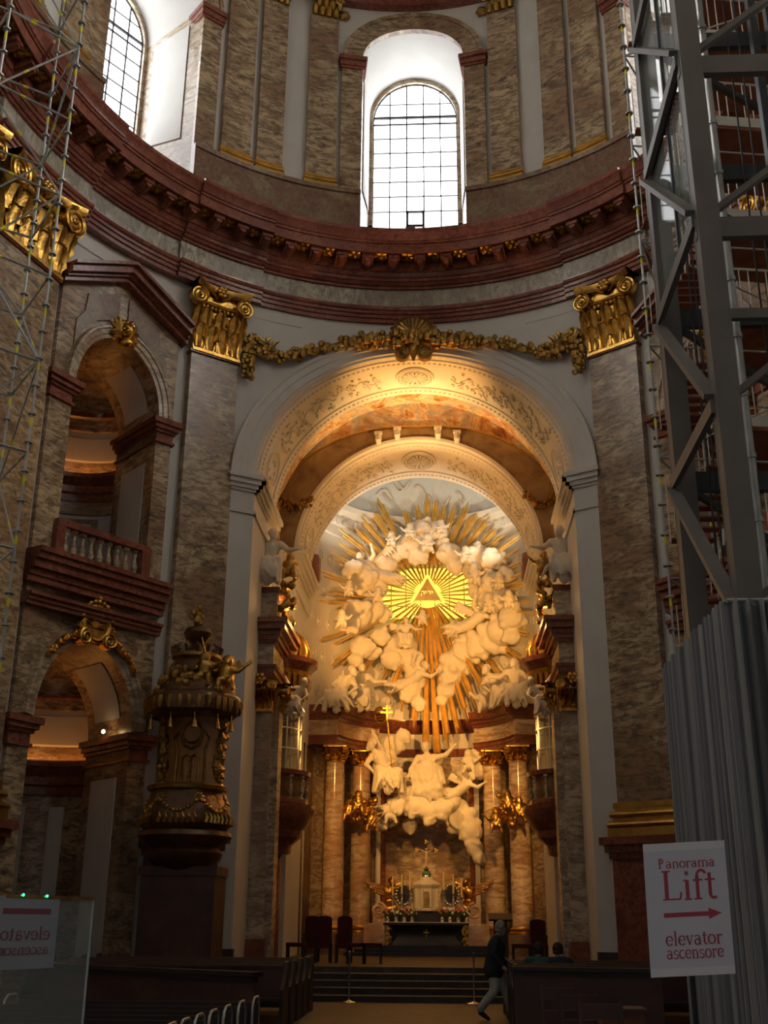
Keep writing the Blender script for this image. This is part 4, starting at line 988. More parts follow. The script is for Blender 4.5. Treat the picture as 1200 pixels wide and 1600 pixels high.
cloud([(556,960,26),(580,952,22),(598,960,14),(545,975,16)], .85, 'white stucco cloud left of the lit window', 8)
cloud([(565,1012,20),(556,1032,12),(580,1020,14)], .85, 'white stucco cloud low on the left rim of the sunburst', 9)
cloud([(594,995,15)], 1.0, 'single round stucco puff lower left of the triangle', 10)
cloud([(625,1010,22),(612,1030,18),(640,1030,20),(650,1055,18),(640,1080,18),(655,1100,12)], .95, 'tall white stucco cloud trailing down left of centre', 11)
cloud([(600,1195,22),(612,1165,18),(622,1225,20),(605,1220,16),(630,1150,12)], 1.1, 'white stucco cloud behind the angel with the gilded staff', 12)
cloud([(668,1252,24),(640,1250,22),(700,1250,20),(620,1262,14)], 1.75, 'white stucco cloud carrying the kneeling saint', 13)
cloud([(722,1282,24),(735,1300,18),(742,1325,13),(748,1342,9),(718,1262,14)], 1.25, 'heavy white stucco cloud hanging right below the saint', 14)
cloud([(740,1200,18),(728,1212,14),(744,1180,12)], .9, 'small white stucco cloud right of the kneeling saint', 15)
cloud([(650,1262,16),(690,1264,16),(672,1268,18)], 2.35, 'low front bank of cloud under the robe of the kneeling saint', 18)
cloud([(610,1278,14),(640,1290,12),(595,1290,9)], 1.2, 'shadowed stucco cloud below left of the saint', 16)
# ---- carved figures
def figure(m, J, s=1.0, robe=True, putto=False, hair=True):
    """one continuous body: tapered limbs between joints, with robe folds"""
    V_ = {k: Vector(v) for k, v in J.items()}
    k = s*(1.25 if putto else 1)
    m.cap(V_['pv'], V_['ch'], .16*k, .17*k, 12); m.cap(V_['ch'], V_['nk'], .15*k, .075*k, 10)
    h = V_['hd']; m.sph(h, (.105*k*(1.15 if putto else 1), .12*k, .135*k*(1.05 if putto else 1)), 12); m.cap(V_['nk'], h, .065*k, .06*k, 8)
    f = (V_.get('lk', h+Vector((0,-1,0)))-h).normalized(); m.sph(h+f*.115*k, .028*k, 6); m.sph(h+f*.09*k-Vector((0,0,.075*k)), .04*k, 6)
    if hair:
        for i in range(9):
            a = i*.7; m.sph(h-f*.05*k+Vector((.07*k*math.cos(a), .04*k, .06*k+.06*k*math.sin(a))), .06*k, 6)
    for q in 'LR':
        if 's'+q in V_:
            m.cap(V_['ch']+Vector((0,0,.06*s)), V_['s'+q], .12*k, .095*k, 10); m.cap(V_['s'+q], V_['e'+q], (.085 if robe else .065)*k, (.065 if robe else .05)*k, 8); m.cap(V_['e'+q], V_['h'+q], (.07 if robe else .05)*k, .035*k, 8)
            hd = (V_['h'+q]-V_['e'+q]).normalized(); b = V_['h'+q]
            side = hd.cross(Vector((0,1,0))); side = side.normalized() if side.length > .1 else Vector((1,0,0))
            for i in range(4): m.cap(b+side*(.02*(i-1.5))*k, b+hd*(.1+.02*(i in (1,2)))*k+side*(.028*(i-1.5))*k, .016*k, .011*k, 6)
            m.cap(b, b+hd*.05*k+side*.06*k, .018*k, .012*k, 6)
        if 'k'+q in V_:
            m.cap(V_['pv'], V_['k'+q], (.17 if robe else .115)*k, (.13 if robe else .075)*k, 10); m.cap(V_['k'+q], V_['f'+q], (.12 if robe else .075)*k, (.075 if robe else .045)*k, 10)
            m.cap(V_['f'+q], V_['f'+q]+Vector((0,-.12*k,-.02*k)), .05*k, .04*k, 6)
    if robe and 'kL' in V_:
        m.cap((V_['kL']+V_['kR'])/2, (V_['fL']+V_['fR'])/2, .12*s, .1*s, 10)
        rr = random.Random(int(abs(J['pv'][0])*100)+3)
        for i in range(16):
            t = rr.random(); a = V_['kL'].lerp(V_['kR'], t)+Vector((0,-.08*s,.03*s)); b = V_['fL'].lerp(V_['fR'], min(1.3, max(-.3, t+rr.uniform(-.4,.4))))+Vector((rr.uniform(-.18,.18)*s,rr.uniform(-.2,.1)*s,rr.uniform(-.1,.12)*s)); c_ = a.lerp(b,.55)+Vector((rr.uniform(-.07,.07)*s,-.05*s,0)); m.path([a,c_,b], [.035*s,.05*s,.03*s], 6)
        for i in range(7):
            a = V_['sL'].lerp(V_['sR'], rr.random())-Vector((0,.1*s,.05*s)); b = V_['pv']+Vector((rr.uniform(-.15,.15)*s,-.13*s,.05*s)); m.cap(a, b, .035*s, .045*s, 6)
def wing(m, base, tip, s=1, n=7, drop=(0,.03,-1)):
    b, t = Vector(base), Vector(tip); d = Vector(drop).normalized(); L = (t-b).length
    m.cap(b, b.lerp(t, .6), .07*s, .06*s, 6); m.cap(b.lerp(t,.6), t, .06*s, .03*s, 6)
    for i in range(n):
        f = (i+.5)/n; p = b.lerp(t, .15+.85*f); q = p+d*L*(.28+.28*f)+(t-b)*(.1+.25*f); m.cap(p, q, .055*s, .025*s, 6)
def put(m, name, mats, lab, cat, group, c, voxel=.035, amp=.012, seed=1, st=(1.6,1,.5), build=True, freq=22):
    me = sculpt(m, name, mats, voxel, 2, amp, freq, seed, st)
    o = bpy.data.objects.new(name, me); COL.objects.link(o); o.location = c
    return tag(o, lab, cat, group) if lab else o
def mirror(J, sg): return {k: (v[0]*sg, v[1], v[2]) for k, v in J.items()}
SEAT = dict(pv=(0,0,.52), ch=(.02,-.02,.95), nk=(.03,-.04,1.12), hd=(.05,-.08,1.28), lk=(.4,-.6,1.2), sL=(-.2,-.02,1.04), eL=(-.34,-.16,.78), hL=(-.2,-.4,.66), sR=(.22,-.02,1.05), eR=(.42,-.2,.86), hR=(.68,-.34,.84), kL=(-.2,-.5,.56), fL=(-.22,-.45,.06), kR=(.22,-.48,.54), fR=(.26,-.5,.06))
LEAN = dict(pv=(0,0,.5), ch=(-.22,-.1,.9), nk=(-.32,-.14,1.03), hd=(-.42,-.2,1.16), lk=(-.9,-.5,.9), sL=(-.4,-.08,.92), eL=(-.52,-.25,.7), hL=(-.36,-.4,.55), sR=(-.08,-.05,1.0), eR=(.14,-.2,.78), hR=(-.05,-.42,.64), kL=(-.18,-.48,.56), fL=(-.3,-.42,.06), kR=(.26,-.46,.5), fR=(.34,-.42,.05))
FLY = dict(pv=(0,0,.5), ch=(-.3,-.1,.72), nk=(-.42,-.16,.84), hd=(-.5,-.22,.97), lk=(-1,-.8,.9), sL=(-.42,-.2,.72), eL=(-.66,-.3,.62), hL=(-.86,-.4,.74), sR=(-.26,.0,.85), eR=(-.1,-.2,1.02), hR=(-.16,-.36,1.22), kL=(.3,-.12,.34), fL=(.62,.0,.2), kR=(.34,.0,.46), fR=(.7,.05,.4))
PUT = dict(pv=(0,0,.3), ch=(.0,-.03,.48), nk=(0,-.04,.58), hd=(.02,-.06,.7), lk=(.1,-.7,.6), sL=(-.12,-.03,.53), eL=(-.26,-.1,.47), hL=(-.36,-.16,.56), sR=(.12,-.03,.53), eR=(.24,-.14,.45), hR=(.2,-.28,.4), kL=(-.12,-.2,.26), fL=(-.16,-.24,.04), kR=(.13,-.2,.24), fR=(.22,-.16,.06))
def stucco_fig(J, px, py, off, s, lab, wings=(), seed=1, name='stucco_angel', mats=None, robe=True, putto=False, mir=1, group='stucco figures of the glory', cat='statue', vox=None):
    """px,py: where the figure's foot point stands on its sight line"""
    c = apt(px, py, off)[0]; m = MB(); Js = {k: tuple(q*s for q in v) for k, v in (mirror(J, -1) if mir < 0 else J).items()}
    figure(m, Js, s, robe, putto)
    for a, b in wings: wing(m, Vector((a[0]*mir, a[1], a[2]))*s, Vector((b[0]*mir, b[1], b[2]))*s, s)
    return put(m, name, mats or STUCCO, lab, cat, group, c, vox or .032, .016 if robe else .004, seed)
stucco_fig(SEAT, 562, 1117, 1.0, 1.35, 'seated white stucco woman reaching right, on the left altar entablature', seed=2)
stucco_fig(LEAN, 528, 1117, 1.0, 1.3, 'seated white stucco figure in mitre at far left on the left altar entablature', seed=3, mir=-1)
m = MB(); c = apt(535, 1063, 1.05)[0]; m.cap((0,0,0), (.03,0,.36), .1, .02, 8); o = m.build('stucco_mitre', STUCCO, loc=None); o.location = c; tag(o, 'pointed stucco mitre on the leftmost seated figure', 'hat')
stucco_fig(LEAN, 783, 1113, 1.0, 1.3, 'bending white stucco youth on the right altar entablature', seed=4)
stucco_fig(SEAT, 806, 1110, 1.0, 1.3, 'seated white stucco figure at far right on the right altar entablature', seed=5, mir=-1)
stucco_fig(PUT, 757, 1117, 1.05, 1.25, 'standing stucco cherub at the inner end of the right altar entablature', seed=6, name='stucco_putto', robe=False, putto=True)
stucco_fig(FLY, 640, 1092, 1.05, 1.25, 'flying winged stucco angel left of the long vertical rays', (((-.2,.05,.8),(-.75,.1,1.15)),((-.15,.05,.8),(.3,.1,1.2))), 7, mir=-1)
stucco_fig(FLY, 590, 925, 1.0, 1.4, 'large winged stucco angel on the upper left cloud', (((-.2,.05,.8),(-.45,.1,1.5)),((-.15,.05,.85),(.35,.1,1.45))), 8)
stucco_fig(FLY, 735, 1002, 1.2, 1.3, 'flying stucco angel over the lower right cloud', (((-.2,.05,.8),(.35,.1,1.2)),), 9, mir=-1)
stucco_fig(SEAT, 633, 1018, 1.15, .95, 'small stucco angel seated on the tall cloud left of centre', (((0,.05,1.0),(-.6,.1,1.2)),), 10)
for i, (px, py, s, mir, w) in enumerate(((668,868,1.05,1,'topmost, kicking above the triangle'),(690,838,.8,-1,'near the top of the sunburst, right of the vertical rays'),(640,845,.85,1,'on the top cloud, left of the vertical rays'),(727,885,.95,1,'between the two upper right clouds'),(742,918,1.1,-1,'stretching upper right of the lit window'),(780,925,.9,1,'on the broad cloud right of the window'),(765,962,1.0,-1,'at the right end of the lit window'),(795,955,.9,1,'at the right rim below the broad cloud'),(612,858,.85,-1,'on the upper left cloud beside the long ray'),(545,935,.8,1,'at the left rim above the left cloud'),(535,985,.9,-1,'at the left rim below the left cloud'),(590,945,.8,1,'at the left end of the lit window'),(708,1000,.85,-1,'just below the lit window, right of the vertical rays'),(660,980,.8,1,'just below the triangle beside the vertical rays'),(733,1210,1.0,-1,'flying right of the saint by the small cloud'))):
    stucco_fig(PUT, px, py, 1.35, s, 'stucco putto '+w, (((0,.04,.5),(-.3,.06,.62)),((0,.04,.5),(.3,.06,.62))) if i % 2 else (), 20+i, 'stucco_putto', robe=False, putto=True, mir=mir, group='stucco putti of the glory')
# kneeling saint and attendants
ST = dict(pv=(0,0,.62), ch=(.02,-.06,1.08), nk=(.0,-.08,1.25), hd=(-.04,-.1,1.42), lk=(.1,-.9,1.7), sL=(-.22,-.05,1.16), eL=(-.38,-.16,.9), hL=(-.44,-.36,.72), sR=(.22,-.05,1.18), eR=(.44,-.12,1.22), hR=(.68,-.18,1.46), kL=(-.2,-.42,.3), fL=(-.3,.12,.08), kR=(.24,-.46,.42), fR=(.3,-.3,.02))
c = apt(668, 1262, 1.85)[0]; m = MB(); Js = {k: tuple(q*1.5 for q in v) for k, v in ST.items()}; figure(m, Js, 1.5)
for i in range(14):
    a = i/13; m.cap((-.5+1.0*a, -.25-.2*math.sin(PI*a), 1.35+.2*math.sin(PI*a)), (-.62+1.24*a, -.4-.25*math.sin(PI*a), .95-.12*(i % 2)), .09, .07, 6)
for i in range(10): a = i/9; m.path([(-.42+.84*a, -.35, .95), (-.5+1.0*a, -.55-.15*math.sin(PI*a), .6), (-.62+1.3*a, -.5-.2*math.sin(PI*a), .22+.14*math.sin(i*2.3))], [.08,.1,.05], 6)
put(m, 'stucco_saint', STUCCO, 'white stucco saint kneeling on a cloud with one arm raised', 'statue', None, c, .045, .02, 40)
stucco_fig(LEAN, 606, 1243, 1.45, 1.5, 'large white stucco angel left of the saint behind the gilded staff', (((-.1,.05,1.0),(-.5,.1,1.75)),), 41)
stucco_fig(FLY, 626, 1285, 1.7, 1.2, 'white winged stucco angel kneeling below left of the saint', (((-.2,.05,.8),(-.7,.1,.6)),), 42, mir=-1)
stucco_fig(FLY, 715, 1262, 1.75, 1.1, 'stucco angel with outstretched arm below right of the saint', (((-.2,.05,.8),(.2,.1,1.1)),), 43, mir=-1)
for i, (px, py, w) in enumerate(((610,1288,'peering out under the cloud, left of the others'),(662,1284,'hanging in the middle under the saint'),(690,1292,'reaching right under the saint'))):
    stucco_fig(PUT, px, py, 1.6, 1.0, 'stucco putto '+w, (), 50+i, 'stucco_putto', robe=False, putto=True, mir=(-1)**i, group='stucco putti of the glory')
p0 = at(605, 1126, 10.75); p1 = at(618, 1238, 10.75)
st = thing('processional_staff', 'long gilded staff with cross head held left of the saint', 'staff', tuple(p1))
m = MB(); m.tube(p1, p0, .032, n=8); m.build('shaft', GOLD, st)
m = MB(); q = Vector(p0); m.bar(q+Vector((0,0,0)), q+Vector((-.02,0,.55)), .07, .05); m.bar(q+Vector((-.24,0,.3)), q+Vector((.2,0,.3)), .07, .05, (0,1,0)); m.bar(q+Vector((-.16,0,.45)), q+Vector((.13,0,.45)), .06, .05, (0,1,0)); m.sph(q, .07, 8); m.build('cross_head', GOLD, st)
m = MB(); c = apt(594, 1118, 1.5)[0]
for r in (.3,): m.path([(c[0]+.2*math.cos(a), c[1], c[2]+.3*math.sin(a)) for a in [2*PI*i/20 for i in range(20)]], .05, 6, closed=True)
for i in range(4): m.tube((c[0]-.16,c[1]-.05,c[2]-.2+.12*i), (c[0]+.2,c[1]-.05,c[2]-.1+.12*i), .025, n=6)
tag(m.build('gilded_hat', GOLD), 'gilded tasselled hat emblem beside the cross head of the staff', 'emblem')
# gilded cherub groups on the columns
for sg, px, side in ((-1, 565, 'left'), (1, 790, 'right')):
    c = Vector(apt(px, 1300, 1.5)[0]); m = MB(); r_ = random.Random(60+sg)
    for i in range(26): m.sph((r_.uniform(-.5,.5), r_.uniform(-.12,.12), .35+r_.uniform(-.3,.6)+(.25 if i % 3 else 0)), r_.uniform(.1,.2), 8)
    for k, (dx, dz, mi) in enumerate(((.35,-.05,1),(-.1,.55,-1),(-.45,.3,1))):
        J = {a: (b[0]*mi*.95+dx*-sg, b[1]-.15, b[2]*.95+dz) for a, b in PUT.items()}; figure(m, J, .95, False, True); wing(m, (dx*-sg,-.05,dz+.5), (dx*-sg+.35*mi,0,dz+.75), .7, 5)
    m.cap((sg*.5,-.1,.75), (sg*1.25,.05,.72), .12, .05, 8)
    for i in range(8): m.sph((sg*(.55+.1*i), -.08, .74+.06*math.sin(i*2)), .11, 8)
    put(m, 'gilded_cherub_group', GOLD, 'gilded cherubs and clouds wrapped round the %s altar columns' % side, 'sculpture', 'gilded cherub groups on the columns', c, .04, .012, 70+sg)
# figures on the presbytery entablature
for sg, side in ((-1, 'left'), (1, 'right')):
    c = (sg*4.3, 1.35, 10.76); m = MB(); figure(m, {k: tuple(q*1.35 for q in v) for k, v in mirror(SEAT, -sg).items()}, 1.35); wing(m, (0,.1,1.3), (sg*.5,.2,1.9), 1.3)
    put(m, 'presbytery_angel', STUCCO, 'grey white seated angel on the marble pedestal of the %s presbytery entablature' % side, 'statue', 'angels on the presbytery pedestals', c, .045, .015, 80)
    m = MB(); c = (sg*3.75, 1.5, 10.76-.95); r_ = random.Random(5)
    for i in range(40): m.sph((r_.uniform(-.18,.18), r_.uniform(-.2,.2), r_.uniform(0,1.5)), r_.uniform(.07,.14), 6)
    figure(m, {k: (v[0]*1.0, v[1], v[2]+1.3) for k, v in PUT.items()}, .9, False, True)
    put(m, 'gilded_putto', DGOLD, 'dark gilded putto and foliage at the inner edge of the %s presbytery pedestal' % side, 'sculpture', 'gilded putti on the presbytery entablature', c, .04, .01, 81)
    c = (sg*3.72, 3.0, 7.3); m = MB(); figure(m, {k: tuple(q*.9 for q in v) for k, v in mirror(LEAN, sg).items()}, .9); wing(m, (0,.1,.8), (sg*.3,.15,1.35), .9)
    put(m, 'oratory_angel', STUCCO, 'white stucco angel perched against the %s oratory window' % side, 'statue', 'angels at the oratory windows', c, .04, .012, 82)
# ================================================================== high altar
AX = .135
for i in range(3):
    m = MB(); m.box(AX-2.6+.3*i, AX+2.6-.3*i, 7.9+.45*i, 11.6, .62+.1*i, .72+.1*i); tag(m.build('altar_step', BLACKM), ('lowest','middle','top')[i]+' dark step under the high altar', 'step', 'altar steps', 'structure')
al = thing('high_altar', 'black marble high altar table with white cloth edge and gilded corners', 'altar', (AX, 10, .92))
m = MB(); n = 10; rows = []
for z, w, d in ((.92,1.15,.5),(1.0,1.12,.48),(1.15,.98,.4),(1.35,1.05,.42),(1.5,1.22,.52),(1.55,1.26,.55)):
    rows.append([(AX-w,9.95-d+.5,z),(AX-w,9.95-d,z),(AX+w,9.95-d,z),(AX+w,9.95-d+.5,z)])
m.grid(rows); m.box(AX-1.26,AX+1.26,9.9,10.6,.92,1.55); m.build('tomb_body', BLACKM, al)
m = MB(); m.box(AX-1.42,AX+1.42,9.3,10.6,1.55,1.62); m.build('mensa', BLACKM, al)
m = MB(); m.box(AX-1.4,AX+1.4,9.27,10.5,1.62,1.645); m.build('cloth_edge', CLOTH, al)
m = MB(); m.bar((AX,9.42,1.12),(AX,9.42,1.42),.05,.03); m.bar((AX-.1,9.42,1.32),(AX+.1,9.42,1.32),.05,.03,(0,1,0)); m.build('front_cross', DGOLD, al)
for sg in (-1, 1):
    m = MB(); x = AX+sg*1.2; blobs(m, [(x,9.5,1.5),(x+sg*.08,9.42,1.2),(x+sg*.02,9.5,.98)], .09, 26, rs); m.build('corner_mount', GOLD, al)
    m = MB(); x0 = AX+sg*1.75; m.box(x0-.35, x0+.35, 9.7, 10.7, .92, 1.6); m.build('side_block', COLM, al)
m = MB(); m.box(AX-1.5,AX+1.5,10.2,10.8,1.645,2.0); m.build('gradine', BLACKM, al)
for sg in (-1, 1):
    m = MB(); f = lambda s, z, d: (AX+sg*1.62+s, 10.25-d, z); spiral(m, f, 0, 2.0, .26, .1, 2, -sg, .07); m.box(AX+sg*1.62-.2, AX+sg*1.62+.2, 10.15, 10.6, 1.6, 1.85); m.build('volute', COLM, al)
tb = thing('tabernacle', 'small cream marble tabernacle with gilded door on the altar', 'tabernacle', (AX, 10.5, 2.0))
m = MB(); m.lathe([(.44,2.0),(.46,2.06),(.4,2.1),(.4,2.72),(.46,2.78),(.5,2.84),(.48,2.9),(.34,2.97),(.24,3.0),(.22,3.1),(0,3.12)], (AX,10.5,0), 8, 22.5, 382.5); m.build('body', CREAM, tb, 20)
m = MB()
for a in (-1,-.35,.35,1): m.tube((AX+.42*math.sin(a),10.5-.42*math.cos(a),2.1),(AX+.42*math.sin(a),10.5-.42*math.cos(a),2.72),.045,n=8)
m.build('colonnettes', CREAM, tb)
m = MB(); m.prism([(-.13,2.12),(.13,2.12)]+[(.13*math.cos(a),2.5+.13*math.sin(a)) for a in [PI*i/8 for i in range(9)]], lambda s,z,d: (AX+s,10.12-d,z), 0, .03); m.build('door', GOLD, tb)
cx = thing('crucifix', 'dark crucifix with pale figure and trefoil ends on top of the tabernacle', 'crucifix', (AX, 10.5, 3.12))
m = MB(); m.lathe([(.16,3.12),(.14,3.2),(.06,3.26),(.05,3.3),(.1,3.36),(.04,3.42)], (AX,10.5,0), 12); m.build('foot', SILVER, cx)
m = MB(); m.lathe([(.13,3.1),(.17,3.2),(.12,3.3)], (AX,10.5,0), 10); m.build('green_mount', plain('green_enamel', (.08,.2,.1), .3), cx)
m = MB(); m.bar((AX,10.5,3.4),(AX,10.5,4.22),.07,.04); m.bar((AX-.29,10.5,3.98),(AX+.29,10.5,3.98),.07,.04,(0,1,0)); cs_ = m.build('cross', IRON, cx)
for x, z in ((-.33,3.98),(.33,3.98),(0,4.27)):
    m = MB()
    for a in range(3): m.sph((AX+x+.045*math.cos(a*2.1), 10.49, z+.045*math.sin(a*2.1)), .045, 8)
    m.build('trefoil_end', RAYG, cs_)
m = MB(); B_ = lambda x, z: (AX+x, 10.44, z); m.cap(B_(0,3.72),B_(0,3.92),.04,.05,8); m.sph(B_(0,4.02),.04,8); m.cap(B_(0,3.93),B_(-.22,4.0),.022,.015,6); m.cap(B_(0,3.93),B_(.22,4.0),.022,.015,6); m.cap(B_(-.01,3.72),B_(0,3.46),.04,.018,8); m.build('corpus', WAX, cs_)
LABC = ['outermost altar candle on the left', 'middle altar candle on the left', 'innermost altar candle on the left', 'innermost altar candle on the right', 'middle altar candle on the right', 'outermost altar candle on the right']
for i, (px, top) in enumerate(((614,1370),(628,1367),(640.6,1362),(693,1362),(708,1367),(721,1373))):
    p = at(px, top, 10.45); x, zt = p[0], p[2]; k = thing('candlestick', 'silver candlestick with tall pale candle, '+LABC[i], 'candlestick', (x, 10.45, 2.0), 'candlesticks on the altar')
    zb = zt-.62; m = MB(); m.lathe([(.1,2.0),(.1,2.03),(.05,2.08),(.03,2.15),(.05,2.3),(.025,2.4),(.03,zb-.15),(.05,zb-.08),(.025,zb-.04),(.08,zb),(.08,zb+.02)], (x,10.45,0), 12); m.build('stem', SILVER, k)
    m = MB(); m.lathe([(.032,zb+.02),(.03,zt),(.01,zt+.02)], (x,10.45,0), 10); cn_ = m.build('candle', WAX, k); m = MB(); m.tube((x,10.45,zt+.015),(x,10.45,zt+.035),.004,n=5); m.build('wick', IRON, cn_)
for sg, px, side in ((-1,631,'left'),(1,705,'right')):
    x = at(px,1400,10.6)[0]; r = thing('reliquary', 'ornate oval silver reliquary on the altar, %s of the tabernacle' % side, 'reliquary', (x,10.6,2.0), 'silver reliquaries')
    f = lambda s,z,d: (x+s,10.6-d,z); m = MB(); m.lathe([(.16,2.0),(.14,2.06),(.05,2.12),(.05,2.2)], (x,10.6,0), 10); m.build('foot', SILVER, r)
    m = MB()
    for i in range(18): a = 2*PI*i/18; m.sph(f(.26*math.cos(a),2.52+.33*math.sin(a),.02), .065, 8)
    for e in (-1,1): m.path([f(e*(.3+.05*math.sin(t)),2.25+.12*t,.02) for t in range(5)], .04, 6)
    m.build('frame', SILVER, r)
    m = MB(); m.prism([(.2*math.cos(2*PI*i/20),2.52+.27*math.sin(2*PI*i/20)) for i in range(20)], f, 0, .03); m.build('oval_panel', BLACKM, r)
bi = 0
for px in (606,619,632,644,691,703,716,729):
    p = at(px,1428,10.05); x = p[0]; bi += 1
    b = thing('flower_bouquet', 'bouquet of pink and white flowers on the altar edge, %s from the left' % ('first','second','third','fourth','fifth','sixth','seventh','eighth')[bi-1], 'flowers', (x,9.95,1.645), 'bouquets along the altar')
    m = MB(); m.lathe([(.05,1.645),(.08,1.75),(.06,1.8)], (x,9.95,0), 10); m.build('vase', SILVER, b)
    m = MB(); r_ = random.Random(px); [m.path([(x,9.95,1.78),(x+r_.uniform(-.16,.16),9.9+r_.uniform(-.08,.08),1.9+r_.random()*.16)], [.02,.035], 5) for _ in range(12)]; m.build('leaves', LEAF, b)
    m = MB(); [m.sph((x+r_.uniform(-.15,.15),9.88+r_.uniform(-.08,.08),1.9+r_.random()*.2), r_.uniform(.03,.05), 7) for _ in range(12)]; m.build('blossoms', PINK if bi % 2 else LILY, b)
# gilded kneeling angels beside the tabernacle
for sg, px, side in ((-1,608,'left'),(1,733,'right')):
    c = at(px,1432,10.9); m = MB(); J = dict(pv=(0,0,.45),ch=(.05,-.05,.85),nk=(.07,-.08,1.0),hd=(.1,-.12,1.14),lk=(.6,-.4,1.1),sL=(-.14,-.06,.92),eL=(-.08,-.26,.7),hL=(.14,-.36,.82),sR=(.24,-.04,.93),eR=(.34,-.2,.74),hR=(.24,-.38,.88),kL=(-.1,-.36,.2),fL=(-.25,.1,.06),kR=(.2,-.32,.3),fR=(.2,-.26,.02))
    figure(m, {k: tuple(q*.98 for q in v) for k, v in mirror(J, -sg).items()}, .98)
    o = thing('gilded_angel', 'gilded kneeling angel with spread wing, %s end of the altar' % side, 'statue', tuple(c), 'gilded altar angels'); b = put(m, 'body', GOLD, None, None, None, (0,0,0), .03, .015, 90); b.parent = o
    for e, w in ((sg,1.0),(-sg,.55)):
        m = MB(); [m.path([(0,.1,.8-.05*q), (e*.35*w,.12,1.02-.09*q), (e*(.7-.08*q)*w,.1,1.1-.1*q), (e*(1.05-.16*q)*w,.05,1.3-.17*q)], [.05,.055,.045,.012], 6) for q in range(4)]; wb = put(m, 'wing', WALNUT if e == sg else GOLD, None, None, None, (0,0,0), .025, .006, 91); wb.parent = o
# ================================================================== presbytery furniture
def chair_parts(o, back, arms=True, w=.5, d=.5, sh=.46, bh=1.02):
    x, y, z = o.location
    m = MB(); m.box(x-w/2, x+w/2, y-d/2, y+d/2, z+sh-.1, z+sh); m.build('seat', VELVET, o)
    for sx in (-1, 1):
        for sy in (-1, 1):
            m = MB(); m.box(x+sx*(w/2-.03)-.025, x+sx*(w/2-.03)+.025, y+sy*(d/2-.03)-.025, y+sy*(d/2-.03)+.025, z, z+sh-.1); m.build('leg', WOOD, o)
    if back:
        m = MB(); f = lambda s, zz, dd: (x+s, y+d/2-.02+dd, zz); m.prism([(-w/2+.02,z+sh-.02),(w/2-.02,z+sh-.02),(w/2-.02,z+bh-.06)]+[((w/2-.02)*math.cos(a), z+bh-.06+.08*math.sin(a)) for a in [PI*i/8 for i in range(1,8)]]+[(-w/2+.02,z+bh-.06)], f, 0, .07); m.build('backrest', VELVET, o)
        if arms:
            for sx in (-1, 1): m = MB(); m.box(x+sx*(w/2-.03)-.03, x+sx*(w/2-.03)+.03, y-d/2+.05, y+d/2, z+sh+.2, z+sh+.25); m.box(x+sx*(w/2-.03)-.02, x+sx*(w/2-.03)+.02, y-d/2+.06, y-d/2+.1, z+sh-.02, z+sh+.2); m.build('armrest', WOOD, o)
for px, y, lab in ((486,2.2,'dark red high-backed armchair farthest left in the presbytery'),(505,1.6,'second dark red high-backed armchair from the left in the presbytery'),(537,1.6,'dark red high-backed armchair nearest the altar column on the left')):
    x = at(px,1480,y)[0]; o = thing('armchair', lab, 'chair', (x,y,.62), 'armchairs in the presbytery'); chair_parts(o, True, w=.44, bh=1.15)
for px, y, lab in ((463,.9,'low dark red stool at the left end of the seats'),(557,1.1,'low dark red stool right of the armchairs'),(582,1.1,'low dark red stool nearest the altar on the left'),(815,1.6,'low dark red stool right of the altar')):
    x = at(px,1480,y)[0]; o = thing('stool', lab, 'stool', (x,y,.62), 'stools in the presbytery'); chair_parts(o, False, w=.5, d=.42, sh=.5)
x = at(842,1470,2.4)[0]; o = thing('armchair', 'dark high-backed chair right of the low stool on the right', 'chair', (x,2.4,.62), 'armchairs in the presbytery'); chair_parts(o, True, w=.46, bh=1.1)
x = at(782,1450,1.4)[0]; o = thing('lectern', 'tall dark lectern behind the walking person', 'lectern', (x,1.4,.62))
m = MB(); m.box(x-.24,x+.24,1.15,1.65,.62,.7); m.build('base', WOOD, o); m = MB(); m.box(x-.18,x+.18,1.25,1.55,.7,1.72); m.build('body', WOOD, o)
m = MB(); m.bar((x,1.15,1.7),(x,1.6,1.86),.62,.05); m.build('reading_desk', WOOD, o)
for px, lab in ((545,'slim steel barrier post left of the aisle before the steps'),(741,'slim steel barrier post right of the aisle before the steps')):
    p = at(px,1566,-4.0); o = thing('barrier_post', lab, 'post', (p[0],-4.0,0), 'barrier posts before the steps')
    m = MB(); m.lathe([(.0,0),(.17,0),(.17,.02),(.05,.05),(.02,.07)], (p[0],-4.0,0), 20); m.build('base', SILVER, o)
    m = MB(); m.lathe([(.018,.06),(.018,.98),(.03,1.0),(.03,1.03),(0,1.05)], (p[0],-4.0,0), 10); m.build('pole', GALV, o)
# ================================================================== pulpit
PX, PY = -5.27, -3.35
pu = thing('pulpit', 'dark gilded carved pulpit with canopy against the left giant pilaster', 'pulpit', (PX, PY, 0))
def pl(nm, mt, prof, n=32, sx=1, sy=1, fl=None, sm=38):
    m = MB(); m.lathe(prof, (PX, PY, 0), n, sx=sx, sy=sy, fn=fl); return m.build(nm, mt, pu, sm)
m = MB(); m.box(PX-.85, PX+.85, PY-.45, PY+.9, 0, 2.75); m.box(PX-.92, PX+.92, PY-.52, PY+.9, 0, .4); m.box(PX-.9, PX+.9, PY-.5, PY+.9, 2.6, 2.8); m.build('pedestal', PANEL, pu)
fl6 = lambda a: 1+.05*math.cos(6*a)
pl('corbel', BRONZE, [(.3,2.55),(.55,2.75),(.85,2.95),(.9,3.1),(.8,3.2),(1.02,3.36),(1.1,3.46),(1.06,3.56),(.95,3.6)])
rs = random.Random(12); m = MB(); m.lathe([(.92,3.58),(1.0,3.68),(1.03,3.85),(.96,4.1),(.85,4.35),(.84,4.5)], (PX,PY,0), 32, fn=fl6); m.cur = 1
